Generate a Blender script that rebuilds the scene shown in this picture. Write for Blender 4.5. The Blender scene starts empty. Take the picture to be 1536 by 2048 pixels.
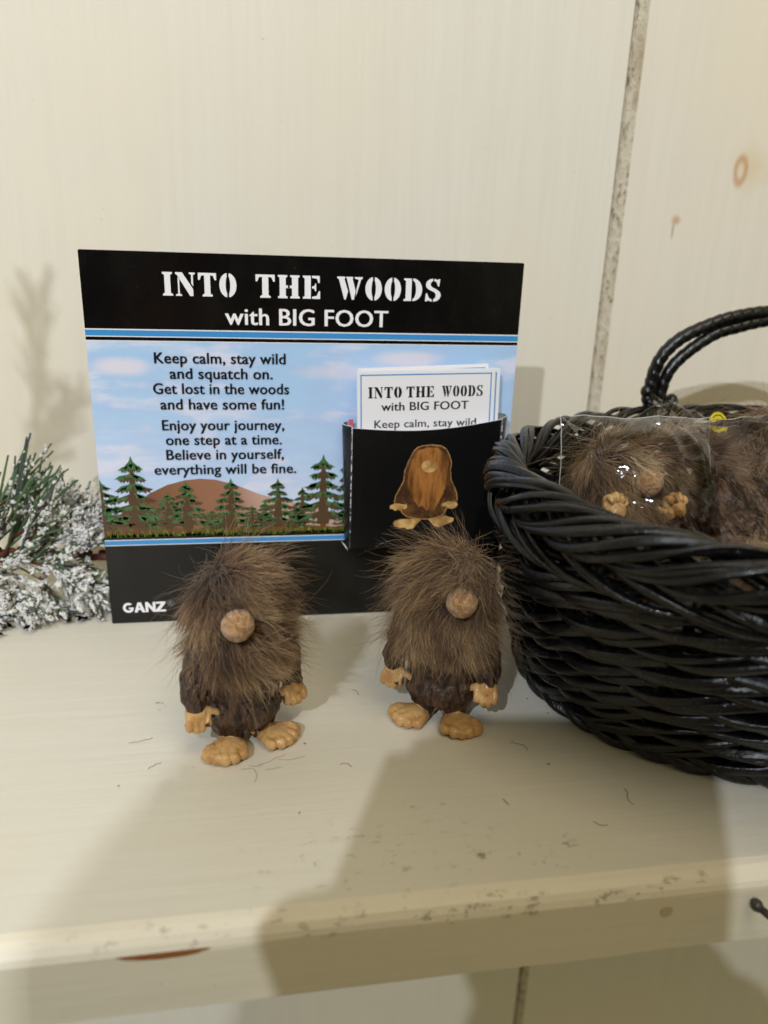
import bpy, bmesh, math, random
import numpy as np
from mathutils import Vector, Matrix, noise as mnoise

S = 0.13                      # one drawing unit = 13 cm; every length below is in drawing units
scn = bpy.context.scene
COL = scn.collection

# ------------------------------------------------------------------ camera
cam_d = bpy.data.cameras.new('camera')
cam = bpy.data.objects.new('camera', cam_d)
COL.objects.link(cam)
R = Matrix(((0.98686918, 0.02187949, -0.16003284),
            (-0.15829319, 0.32810977, -0.93128258),
            (0.03213235, 0.94438619, 0.32726479)))
cam.matrix_world = Matrix.Translation((0, 0, 1.0 * S)) @ R.to_4x4()
cam_d.sensor_fit = 'HORIZONTAL'
cam_d.sensor_width = 36
cam_d.lens = 36
cam_d.clip_start = 0.001
cam_d.clip_end = 50
cam_d.dof.use_dof = True
cam_d.dof.focus_distance = 1.72 * S
cam_d.dof.aperture_fstop = 14.0
scn.camera = cam

# ------------------------------------------------------------------ world and lamps
world = bpy.data.worlds.new('World')
scn.world = world
world.use_nodes = True
bg = world.node_tree.nodes['Background']
wt = world.node_tree
_tc = wt.nodes.new('ShaderNodeTexCoord'); _nz = wt.nodes.new('ShaderNodeTexNoise'); _nz.inputs['Scale'].default_value = 1.7; _nz.inputs['Detail'].default_value = 2
_rp = wt.nodes.new('ShaderNodeValToRGB'); wt.links.new(_tc.outputs['Generated'], _nz.inputs['Vector']); wt.links.new(_nz.outputs['Fac'], _rp.inputs[0]); wt.links.new(_rp.outputs[0], bg.inputs[0])
_rp.color_ramp.elements[0].position = .38; _rp.color_ramp.elements[0].color = (0.41, 0.37, 0.23, 1)
_rp.color_ramp.elements[1].position = .62; _rp.color_ramp.elements[1].color = (1.56, 1.42, 0.86, 1)
bg.inputs[1].default_value = 0.285

def lamp(name, loc, target, power, radius, color, kind='POINT', size=None):
    d = bpy.data.lights.new(name, kind)
    d.energy = power
    d.color = color
    if kind == 'AREA':
        d.shape = 'DISK'; d.size = size * S
    else:
        d.shadow_soft_size = radius * S
    o = bpy.data.objects.new(name, d)
    COL.objects.link(o)
    o.location = Vector(loc) * S
    o.rotation_euler = (Vector(target) - Vector(loc)).to_track_quat('-Z', 'Y').to_euler()
    return o
lamp('spot_lamp_near', (-4.8, -7.8, 8.0), (0.4, 1.4, 0), 50, 0.10, (0.83, 0.895, 0.99))
lamp('spot_lamp_far', (-1.95, -7.6, 8.0), (0.3, 1.4, 0), 38, 0.05, (0.82, 0.885, 0.99))
lamp('ceiling_lamp', (2.0, -4.0, 11.0), (0.4, 1.6, 0), 7.0, 0, (1.0, 0.88, 0.66), 'AREA', 6.0)

scn.view_settings.view_transform = 'Standard'
scn.view_settings.look = 'None'
scn.view_settings.exposure = 0.0
scn.view_settings.gamma = 1.0
scn.cycles.transparent_max_bounces = 24
scn.cycles.max_bounces = 8

# ------------------------------------------------------------------ helpers
def lin(c):
    out = []
    for v in c[:3]:
        v = v / 255.0
        out.append(v / 12.92 if v <= 0.04045 else ((v + 0.055) / 1.055) ** 2.4)
    return (*out, 1.0)

class NT:
    """small helper round a node tree"""
    def __init__(self, name):
        self.m = bpy.data.materials.new(name)
        self.m.use_nodes = True
        self.t = self.m.node_tree
        self.n = self.t.nodes
        self.p = self.n['Principled BSDF']
        self.out = self.n['Material Output']
        self._c = None
    def link(self, a, b): self.t.links.new(a, b)
    def coord(self):
        if self._c is None:
            tc = self.n.new('ShaderNodeTexCoord')
            mp = self.n.new('ShaderNodeVectorMath'); mp.operation = 'SCALE'
            mp.inputs[3].default_value = 1.0 / S
            self.link(tc.outputs['Object'], mp.inputs[0])
            self._c = mp.outputs[0]
        return self._c
    def vscale(self, v, s):
        m = self.n.new('ShaderNodeVectorMath'); m.operation = 'MULTIPLY'
        self.link(v, m.inputs[0]); m.inputs[1].default_value = s
        return m.outputs[0]
    def noise(self, scale, detail=4, rough=0.55, v=None, stretch=None, dist=0.0):
        v = v or self.coord()
        if stretch: v = self.vscale(v, stretch)
        t = self.n.new('ShaderNodeTexNoise')
        t.inputs['Scale'].default_value = scale
        t.inputs['Detail'].default_value = detail
        t.inputs['Roughness'].default_value = rough
        t.inputs['Distortion'].default_value = dist
        self.link(v, t.inputs['Vector'])
        return t.outputs['Fac']
    def ramp(self, f, a, b, ca=0.0, cb=1.0, smooth=True):
        r = self.n.new('ShaderNodeMapRange')
        r.interpolation_type = 'SMOOTHSTEP' if smooth else 'LINEAR'
        self.link(f, r.inputs[0])
        r.inputs[1].default_value = a; r.inputs[2].default_value = b
        r.inputs[3].default_value = ca; r.inputs[4].default_value = cb
        return r.outputs[0]
    def math(self, op, a, b=None):
        m = self.n.new('ShaderNodeMath'); m.operation = op
        for i, x in enumerate((a, b)):
            if x is None: continue
            if isinstance(x, (int, float)): m.inputs[i].default_value = x
            else: self.link(x, m.inputs[i])
        return m.outputs[0]
    def mix(self, f, a, b, blend='MIX'):
        m = self.n.new('ShaderNodeMix'); m.data_type = 'RGBA'; m.blend_type = blend
        if isinstance(f, (int, float)): m.inputs[0].default_value = f
        else: self.link(f, m.inputs[0])
        for i, x in ((6, a), (7, b)):
            if isinstance(x, tuple): m.inputs[i].default_value = x
            else: self.link(x, m.inputs[i])
        return m.outputs[2]
    def blot(self, center, radii, wob=0.3, wscale=12.0, hard=0.4, ring=None):
        """soft mask round a point (drawing units)"""
        s = self.n.new('ShaderNodeVectorMath'); s.operation = 'SUBTRACT'
        self.link(self.coord(), s.inputs[0]); s.inputs[1].default_value = center
        d = self.n.new('ShaderNodeVectorMath'); d.operation = 'DIVIDE'
        self.link(s.outputs[0], d.inputs[0]); d.inputs[1].default_value = radii
        l = self.n.new('ShaderNodeVectorMath'); l.operation = 'LENGTH'
        self.link(d.outputs[0], l.inputs[0])
        nz = self.noise(wscale, 3)
        v = self.math('ADD', l.outputs['Value'], self.math('MULTIPLY', self.math('SUBTRACT', nz, 0.5), wob * 2))
        if ring is not None:
            v = self.math('ABSOLUTE', self.math('SUBTRACT', v, 1.0))
            return self.ramp(v, ring, 0.0)
        return self.ramp(v, 1.0, 1.0 - hard)
    def base(self, c):
        if isinstance(c, tuple): self.p.inputs['Base Color'].default_value = c
        else: self.link(c, self.p.inputs['Base Color'])
        return self
    def rough(self, v):
        if isinstance(v, (int, float)): self.p.inputs['Roughness'].default_value = v
        else: self.link(v, self.p.inputs['Roughness'])
        return self
    def spec(self, v): self.p.inputs['Specular IOR Level'].default_value = v; return self
    def bump(self, h, dist, strength=1.0):
        b = self.n.new('ShaderNodeBump')
        b.inputs['Strength'].default_value = strength
        b.inputs['Distance'].default_value = dist * S
        self.link(h, b.inputs['Height'])
        self.link(b.outputs[0], self.p.inputs['Normal'])
        return self

def simple(name, col, rough=0.5, spec=0.5):
    return NT(name).base(lin(col)).rough(rough).spec(spec)

def mk(name, V, F, mat=None, parent=None, smooth=True, tone=None, mats=None, midx=None, loc=None):
    me = bpy.data.meshes.new(name)
    V = np.asarray(V, dtype=np.float64) * S
    if isinstance(F, np.ndarray):
        nf, k = F.shape
        me.vertices.add(len(V)); me.vertices.foreach_set('co', V.ravel())
        me.loops.add(nf * k); me.loops.foreach_set('vertex_index', F.ravel().astype(np.int32))
        me.polygons.add(nf)
        me.polygons.foreach_set('loop_start', np.arange(0, nf * k, k, dtype=np.int32))
        me.update(calc_edges=True)
    else:
        me.from_pydata([tuple(v) for v in V], [], F)
    if smooth: me.polygons.foreach_set('use_smooth', np.ones(len(me.polygons), dtype=bool))
    for m in (mats or ([mat] if mat else [])): me.materials.append(m)
    if midx is not None: me.polygons.foreach_set('material_index', np.asarray(midx, dtype=np.int32))
    if tone is not None:
        a = me.attributes.new('tone', 'FLOAT', 'POINT'); a.data.foreach_set('value', np.asarray(tone, dtype=np.float32))
    me.update()
    o = bpy.data.objects.new(name, me)
    COL.objects.link(o)
    if parent: o.parent = parent
    if loc is not None: o.location = Vector(loc) * S
    return o

def tag(o, label=None, cat=None, group=None, kind=None):
    if label: o['label'] = label
    if cat: o['category'] = cat
    if group: o['group'] = group
    if kind: o['kind'] = kind
    return o

def empty(name, loc=(0, 0, 0), rot=(0, 0, 0)):
    o = bpy.data.objects.new(name, None)
    COL.objects.link(o)
    o.location = Vector(loc) * S
    o.rotation_euler = rot
    o.empty_display_size = 0.01
    return o

def copy_tree(o, parent=None):
    c = o.copy(); COL.objects.link(c)
    c.parent = parent
    for ch in list(o.children): copy_tree(ch, c)
    return c

def frames(P):
    P = np.asarray(P, float)
    T = np.gradient(P, axis=0); T /= np.linalg.norm(T, axis=1)[:, None] + 1e-12
    N = np.zeros_like(T)
    a = np.array([0, 0, 1.0]) if abs(T[0, 2]) < 0.9 else np.array([1.0, 0, 0])
    n = a - T[0] * (a @ T[0]); n /= np.linalg.norm(n)
    for i in range(len(P)):
        n = n - T[i] * (n @ T[i]); n /= np.linalg.norm(n) + 1e-12
        N[i] = n
    return T, N, np.cross(T, N)

def tube(P, r, ns=8, closed=False, rf=None, cap=True, flat=1.0):
    """swept tube; rf(i, angle, length) modulates the radius"""
    P = np.asarray(P, float); n = len(P)
    T, N, B = frames(P)
    r = np.broadcast_to(np.asarray(r, float), (n,))
    ln = np.concatenate([[0], np.cumsum(np.linalg.norm(np.diff(P, axis=0), axis=1))])
    V = []
    for i in range(n):
        for k in range(ns):
            a = 2 * math.pi * k / ns
            rr = r[i] * (rf(i, a, ln[i]) if rf else 1.0)
            V.append(P[i] + N[i] * math.cos(a) * rr + B[i] * math.sin(a) * rr * flat)
    F = []
    m = n if closed else n - 1
    for i in range(m):
        j = (i + 1) % n
        for k in range(ns):
            l = (k + 1) % ns
            F.append((i * ns + k, i * ns + l, j * ns + l, j * ns + k))
    if cap and not closed:
        F.append(tuple(range(ns - 1, -1, -1))); F.append(tuple((n - 1) * ns + k for k in range(ns)))
    return V, F

class Geo:
    def __init__(self): self.V = []; self.F = []; self.M = []; self.T = []
    def add(self, V, F, mi=0, tone=0.5):
        b = len(self.V); self.V += [tuple(v) for v in V]
        self.F += [tuple(i + b for i in f) for f in F]
        self.M += [mi] * len(F); self.T += [tone] * len(V)
        return self
    def box(self, a, b, mi=0):
        (x0, y0, z0), (x1, y1, z1) = a, b
        V = [(x0, y0, z0), (x1, y0, z0), (x1, y1, z0), (x0, y1, z0), (x0, y0, z1), (x1, y0, z1), (x1, y1, z1), (x0, y1, z1)]
        F = [(0, 3, 2, 1), (4, 5, 6, 7), (0, 1, 5, 4), (1, 2, 6, 5), (2, 3, 7, 6), (3, 0, 4, 7)]
        return self.add(V, F, mi)
    def obj(self, name, mat=None, parent=None, smooth=True, mats=None, loc=None, tone=False):
        return mk(name, self.V, self.F, mat, parent, smooth, mats=mats, midx=self.M if mats else None, loc=loc,
                  tone=self.T if tone else None)

def blob(c, r, rot=None, seg=10, rings=7):
    V = []; F = []
    for i in range(rings + 1):
        t = math.pi * i / rings
        for k in range(seg):
            a = 2 * math.pi * k / seg
            v = Vector((math.sin(t) * math.cos(a) * r[0], math.sin(t) * math.sin(a) * r[1], math.cos(t) * r[2]))
            if rot: v = rot @ v
            V.append((v.x + c[0], v.y + c[1], v.z + c[2]))
    for i in range(rings):
        for k in range(seg):
            l = (k + 1) % seg
            F.append((i * seg + k, (i + 1) * seg + k, (i + 1) * seg + l, i * seg + l))
    return V, F

ICO_V, ICO_F = None, None
def _ico():
    global ICO_V, ICO_F
    b = bmesh.new(); bmesh.ops.create_icosphere(b, subdivisions=1, radius=1)
    ICO_V = np.array([v.co[:] for v in b.verts]); ICO_F = [tuple(v.index for v in f.verts) for f in b.faces]; b.free()
_ico()

# ------------------------------------------------------------------ materials
def painted(name, along, tint=(224, 217, 203), knots=None, scuffs=None, dirt=0.5, chip=None):
    """cream brushed paint over planed pine; `along` is the grain axis"""
    t = NT(name)
    st = {'x': (1.2, 22, 22), 'z': (22, 22, 0.8)}[along]
    g = t.noise(2.2, 5, 0.6, stretch=st)
    big = t.noise(1.1, 3, 0.5)
    fine = t.noise(60, 4, 0.6, stretch=(1, 1, 1))
    a = lin(tint)
    d = lin(tuple(v * k for v, k in zip(tint, (0.972, 0.968, 0.955))))
    w = lin(tuple(min(255, v * k) for v, k in zip(tint, (1.015, 1.0, 0.965))))
    c = t.mix(t.ramp(g, 0.35, 0.7, 0, .55), a, d)
    c = t.mix(t.ramp(big, 0.4, 0.65, 0, 0.7), c, w)
    c = t.mix(t.ramp(fine, 0.55, 0.8, 0, 0.25), c, d)
    streak = t.noise(1.0, 5, 0.75, stretch={'x': (2.5, 60, 60), 'z': (60, 60, 1.6)}[along])
    smask = t.noise(1.6, 2, 0.5)
    sm = t.math('MULTIPLY', t.ramp(streak, 0.66, 0.76), t.ramp(smask, 0.54, 0.68))
    c = t.mix(t.math('MULTIPLY', sm, 0.26 * dirt * 2), c, lin((150, 143, 125)))
    sp = t.noise(75, 2, 0.5)
    c = t.mix(t.math('MULTIPLY', t.ramp(sp, 0.76, 0.80), 0.35 * dirt * 2), c, lin((120, 105, 85)))
    for k in (knots or []):
        m = t.blot(*k[0], **k[1])
        c = t.mix(t.math('MULTIPLY', m, k[3]), c, lin(k[2]))
    for s in (scuffs or []):
        m = t.blot(s[0], s[1], 0.5, 14, 0.6)
        n2 = t.noise(48, 4, 0.7, stretch=(0.6, 1, 1))
        m = t.math('MULTIPLY', m, t.ramp(n2, 0.56, 0.66))
        c = t.mix(t.math('MULTIPLY', m, s[2]), c, lin((96, 86, 72)))
    if chip:
        for cc, rr in chip:
            m = t.blot(cc, rr, 0.22, 22, 0.15)
            c = t.mix(m, c, t.mix(t.noise(40, 3), lin((104, 54, 26)), lin((158, 104, 54))))
    t.base(c)
    t.rough(t.ramp(t.noise(5, 3), 0.3, 0.7, 0.42, 0.56)).spec(0.35)
    h = t.math('ADD', t.math('MULTIPLY', g, 0.6), t.math('ADD', t.math('MULTIPLY', streak, 0.6), t.math('MULTIPLY', t.noise(30, 3), 0.25)))
    t.bump(h, 0.004, 0.35)
    return t.m

M_wall = painted('painted_wall_board', 'z', (228, 222, 208), dirt=0.55)
M_wall_knots = painted('painted_wall_board_knots', 'z', (228, 220, 204), dirt=0.35, knots=[
    (((1.575, 2.45, 1.275), (0.105, 1, 0.10)), dict(wob=0.55, wscale=6, hard=1.0), (216, 190, 146), 0.5),
    (((1.533, 2.45, 1.262), (0.017, 1, 0.033)), dict(wob=0.42, wscale=14, ring=0.8), (188, 132, 74), 0.62),
    (((1.338, 2.45, 1.108), (0.024, 1, 0.024)), dict(wob=0.5, wscale=16, hard=0.9), (192, 142, 88), 0.75),
    (((1.331, 2.45, 1.075), (0.006, 1, 0.04)), dict(wob=0.3, wscale=16, hard=0.8), (150, 125, 90), 0.6)])
def groove_mat():
    t = NT('speckled_groove_paint')
    n1 = t.noise(70, 4, 0.7, stretch=(1, 1, 0.5)); n2 = t.noise(9, 3)
    m = t.math('MULTIPLY', t.ramp(n1, 0.52, 0.62), t.ramp(n2, 0.38, 0.62, 0.25, 1.0))
    c = t.mix(m, lin((208, 197, 174)), lin((128, 108, 86)))
    c = t.mix(t.ramp(t.noise(7, 4, stretch=(1, 1, 0.35)), 0.48, 0.66, 0, 0.65), c, lin((160, 138, 106)))
    t.base(c).rough(0.7).bump(n1, 0.012, 0.8)
    return t.m
M_groove = groove_mat()
M_shelf = painted('painted_shelf_top', 'x', (218, 213, 200), dirt=0.55, scuffs=[
    ((-0.235, 1.555, 0), (0.035, 0.025, 1), 0.8), ((-0.16, 1.62, 0), (0.11, 0.045, 1), 0.35),
    ((0.50, 1.02, 0), (0.10, 0.055, 1), 0.5), ((0.36, 1.03, 0), (0.05, 0.03, 1), 0.6), ((0.31, 1.17, 0), (0.06, 0.03, 1), 0.45),
    ((0.2, 1.05, 0), (0.3, 0.12, 1), 0.3)])
M_edge = painted('painted_shelf_edge', 'x', (218, 211, 190), dirt=0.5, scuffs=[
    ((0.35, 0.925, -0.03), (0.30, 1, 0.012), 0.5), ((0.1, 0.93, -0.02), (0.5, 1, 0.02), 0.3)],
    chip=[((-0.165, 0.925, -0.030), (0.075, 0.1, 0.0135)), ((-0.17, 0.925, -0.0245), (0.11, 0.1, 0.004))],
    knots=[(((0.674, 0.925, -0.061), (0.0125, 1, 0.0085)), dict(wob=0.06, wscale=20, hard=0.2), (204, 178, 136), 0.9)])
M_lip = painted('worn_shelf_nosing', 'x', (228, 221, 204), dirt=0.7, scuffs=[
    ((0.40, 0.93, -0.02), (0.26, 1, 0.02), 0.5), ((0.0, 0.93, -0.02), (0.5, 1, 0.03), 0.35), ((0.7, 0.93, -0.02), (0.2, 1, 0.02), 0.6)])

# ------------------------------------------------------------------ setting: board wall and shelf
WY = 2.45
wall = empty('wall', (0, WY, 0)); tag(wall, 'cream painted wide board wall behind the shelf', kind='structure')
def board(x0, x1, mat):
    z0, z1, bv, dp = -5.0, 4.5, 0.020, 0.022
    # chamfered long edges, joint recessed
    xs = [(x0 + 0.002, dp + 0.02), (x0 + 0.002, dp), (x0 + 0.008, dp * .55), (x0 + 0.036, 0.0), (x1 - bv * 0.55, 0.0), (x1 - 0.002, dp * 0.7), (x1 - 0.002, dp + 0.02)]
    V = []; nz = 2
    for z in (z0, z1):
        for x, y in xs: V.append((x, y, z))
    k = len(xs); F = []; M = []
    for i in range(k - 1):
        F.append((i, i + 1, k + i + 1, k + i)); M.append(1 if i in (0, 1, 2, 4, 5) else 0)
    o = mk('board', [(v[0], v[1] + WY, v[2]) for v in V], F, smooth=False, mats=[mat, M_groove], midx=M)
    o.parent = wall; o.location = (0, -WY * S, 0)
    return o
board(-5.8, -3.5, M_wall); board(-3.5, -1.19, M_wall); board(-1.19, 1.122, M_wall)
board(1.122, 3.42, M_wall_knots); board(3.42, 5.8, M_wall)
g = Geo().box((-5.8, 0.04, -5), (5.8, 0.09, 4.5)).obj('backing', simple('joint_shadow_gap', (88, 70, 48), 0.8).m, wall, False)

shelf = empty('shelf', (0, 0, 0)); tag(shelf, 'cream painted wooden shelf with a worn front edge and one brown paint chip', 'shelf')
def shelf_board():
    y0, y1, x0, x1 = 0.925, 2.448, -3.2, 4.2
    prof = [(y1, -0.14), (y1, 0.0), (0.963, 0.0), (0.950, -0.0025), (0.937, -0.010), (0.929, -0.020), (0.9255, -0.030), (0.925, -0.036), (0.925, -0.150), (0.930, -0.155), (0.99, -0.155), (0.99, -0.14)]
    nx = 80; rnd = random.Random(4); V = []; F = []; M = []
    for i in range(nx + 1):
        x = x0 + (x1 - x0) * i / nx
        for k, (y, z) in enumerate(prof):
            w = 0.0016 * mnoise.noise(Vector((x * 5, k * 1.7, 0))) if 2 < k < 9 else 0
            V.append((x, y + w, z + w * 0.6))
    n = len(prof)
    mi = [1, 0, 2, 2, 2, 2, 1, 1, 1, 1, 1, 1]
    for i in range(nx):
        for k in range(n):
            l = (k + 1) % n
            F.append((i * n + k, i * n + l, (i + 1) * n + l, (i + 1) * n + k)); M.append(mi[k])
    F.append(tuple(range(n))[::-1]); M.append(1); F.append(tuple(nx * n + k for k in range(n))); M.append(1)
    o = mk('shelf_board', V, [f[::-1] for f in F], smooth=False, mats=[M_shelf, M_edge, M_lip], midx=M, parent=shelf)
    return o
sb = shelf_board()
g = Geo()
pv, pf = tube([(0.674, 0.9235, -0.061), (0.674, 0.9260, -0.061)], 0.011, 16); g.add(pv, pf)
g.obj('dowel_plug', simple('pale_dowel', (196, 178, 140), 0.6).m, shelf, False)

# ------------------------------------------------------------------ nail at the right front
g = Geo()
nv, nf = tube([(0.836, 0.915, -0.060), (0.848, 0.895, -0.064), (0.90, 0.82, -0.086), (0.98, 0.72, -0.115)], [0.0065, 0.0068, 0.0075, 0.008], 8)
g.add(nv, nf)
g.add(*blob((0.836, 0.914, -0.059), (0.0105, 0.012, 0.0115)))
g.add(*tube([(0.836, 0.914, -0.059), (0.836, 0.93, -0.058)], 0.006, 8))
t = NT('dull_steel'); t.base(t.mix(t.noise(40), lin((84, 78, 72)), lin((46, 36, 32)))).rough(0.45); t.p.inputs['Metallic'].default_value = 0.5
M_nail = t.m
tag(g.obj('nail', M_nail), 'dark metal pin sticking out of the shelf front under the basket', 'nail')

# ------------------------------------------------------------------ display card
def gloss(name, col, rough=0.22, spec=0.5, dust=False):
    t = simple(name, col, rough, spec)
    if dust:
        c = t.mix(t.math('MULTIPLY', t.ramp(t.noise(130, 2), 0.73, 0.78), 0.22), lin(col), lin((150, 140, 125)))
        c = t.mix(t.math('MULTIPLY', t.ramp(t.noise(7, 4, 0.7, stretch=(1, 1, 0.35)), 0.45, 0.8), 0.02), c, lin((140, 140, 110)))
        t.base(c)
        t.rough(t.ramp(t.noise(9, 4), 0.3, 0.7, rough * 0.85, rough * 1.25))
        t.bump(t.noise(25, 3), 0.0012, 0.6)
    return t.m
M_black = gloss('glossy_black_print', (9, 8, 8), 0.2, 0.42, True)
M_white = gloss('white_print', (240, 238, 240), 0.35)
M_blue = gloss('blue_print', (62, 142, 204), 0.3)
M_ink = gloss('black_ink', (14, 13, 18), 0.35)
M_paper = gloss('white_card_paper', (232, 230, 232), 0.5, 0.3)
CY = 1.972                                   # front face of the card
card = empty('display_card', (0, CY, 0)); tag(card, 'black and sky blue display sign lettered INTO THE WOODS with a card pocket', 'sign')
CX0, CX1, CZ = -0.404, 0.680, 0.970
def rel(x, y, z): return (x, y - CY, z)
b = Geo()
def rounded_board(x0, x1, z0, z1, y0, y1):
    return Geo().box((x0, y0, z0), (x1, y1, z1))
bm = bmesh.new(); bmesh.ops.create_cube(bm, size=1)
for v in bm.verts: v.co = Vector((CX0 + (v.co.x + .5) * (CX1 - CX0), (v.co.y + .5) * 0.018, (v.co.z + .5) * CZ))
bmesh.ops.bevel(bm, geom=bm.edges[:], offset=0.002, segments=2, affect='EDGES')
BV = [v.co[:] for v in bm.verts]; BF = [tuple(v.index for v in f.verts) for f in bm.faces]; bm.free()
mk('board', BV, BF, M_black, card, False)['label'] = 'glossy black backing board with folded top edge'
Geo().box((0.05, 0.018, 0.0), (0.07, 0.30, 0.55)).obj('easel_strut', M_paper, card, False)

LAY = [0]
def sheet(name, polys, mat, parent, layer, y0=0.0, smooth=False, mats=None, midx=None, xf=None):
    """flat print: polygons in (x, z) laid `layer` steps in front of the face"""
    g = Geo(); y = y0 - 0.00022 * layer
    for i, p in enumerate(polys):
        P = [(a, y, c) for a, c in p]
        if xf: P = [xf(*q) for q in P]
        ar = sum(p[i][0] * p[(i + 1) % len(p)][1] - p[(i + 1) % len(p)][0] * p[i][1] for i in range(len(p)))
        idx = tuple(range(len(P)))
        g.add(P, [idx if ar > 0 else idx[::-1]], midx[i] if midx else 0)
    return g.obj(name, mat, parent, smooth, mats=mats)
def rect(x0, z0, x1, z1): return [(x0, z0), (x1, z0), (x1, z1), (x0, z1)]

# sky print
t = NT('printed_sky')
zc = t.n.new('ShaderNodeSeparateXYZ'); t.link(t.coord(), zc.inputs[0])
n1 = t.noise(4.2, 5, 0.6, stretch=(0.75, 1, 2.3), dist=0.4); n2 = t.noise(11, 4, 0.6, stretch=(0.7, 1, 2))
grad = t.ramp(zc.outputs[2], 0.3, 0.76)
blue = t.mix(grad, lin((196, 216, 244)), lin((168, 204, 238)))
blue = t.mix(t.ramp(n2, 0.35, 0.7, 0, 0.6), blue, lin((176, 196, 234)))
cl = t.ramp(t.math('ADD', n1, t.math('MULTIPLY', t.math('SUBTRACT', n2, 0.5), 0.35)), 0.47, 0.66)
c = t.mix(t.math('MULTIPLY', cl, 0.85), blue, lin((224, 224, 240)))
m1 = t.blot((-0.33, 0, 0.70), (0.10, 1, 0.030), 0.35, 9, 0.7); c = t.mix(t.math('MULTIPLY', m1, 0.9), c, lin((226, 220, 232)))
m1 = t.blot((0.38, 0, 0.725), (0.12, 1, 0.028), 0.4, 9, 0.7); c = t.mix(t.math('MULTIPLY', m1, 0.9), c, lin((222, 218, 232)))
m1 = t.blot((0.22, 0, 0.69), (0.17, 1, 0.03), 0.4, 9, 0.8); c = t.mix(t.math('MULTIPLY', m1, 0.7), c, lin((218, 214, 232)))
t.base(c).rough(0.32); M_sky = t.m
sheet('printed_sky', [rect(CX0 + 0.0005, 0.252, CX1 - 0.0005, 0.763)], M_sky, card, 1)
# stripes
sheet('printed_stripe', [rect(CX0 + .0005, 0.7715, CX1 - .0005, 0.7905)], M_white, card, 1)
sheet('printed_stripe', [rect(CX0 + .0005, 0.7738, CX1 - .0005, 0.7878)], M_blue, card, 2)
sheet('printed_stripe', [rect(CX0 + .0005, 0.2285, CX1 - .0005, 0.2450)], M_white, card, 1)
sheet('printed_stripe', [rect(CX0 + .0005, 0.2305, CX1 - .0005, 0.2430)], M_blue, card, 2)
sheet('printed_stripe', [rect(CX0 + .0005, 0.7615, CX1 - .0005, 0.7632)], M_white, card, 2)
# hill print
t = NT('printed_hill')
sx = t.n.new('ShaderNodeSeparateXYZ'); t.link(t.coord(), sx.inputs[0])
f = t.math('ADD', sx.outputs[0], t.math('MULTIPLY', sx.outputs[2], 0.35))
c = t.mix(t.ramp(f, -0.25, 0.04), lin((108, 68, 44)), lin((152, 108, 82)))
c = t.mix(t.ramp(f, 0.02, 0.16), c, lin((196, 162, 148)))
t.base(c).rough(0.35); M_hill = t.m
hill = [(-0.403, 0.253), (-0.403, 0.285), (-0.34, 0.33), (-0.28, 0.373), (-0.235, 0.395), (-0.19, 0.407), (-0.15, 0.4105), (-0.11, 0.407), (-0.06, 0.392),
        (0.0, 0.366), (0.05, 0.351), (0.095, 0.34), (0.15, 0.325), (0.245, 0.302), (0.45, 0.28), (0.45, 0.253)]
sheet('printed_hill', [hill], M_hill, card, 2)
M_hill2 = gloss('printed_brown_slope', (112, 70, 48), 0.35)
sheet('printed_hill', [[(-0.403, 0.253), (-0.403, 0.30), (-0.3, 0.292), (-0.2, 0.272), (-0.12, 0.268), (-0.02, 0.272), (0.04, 0.288), (0.12, 0.276), (0.2, 0.268), (0.3, 0.28), (0.45, 0.262), (0.45, 0.253)]], M_hill2, card, 3)
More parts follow.
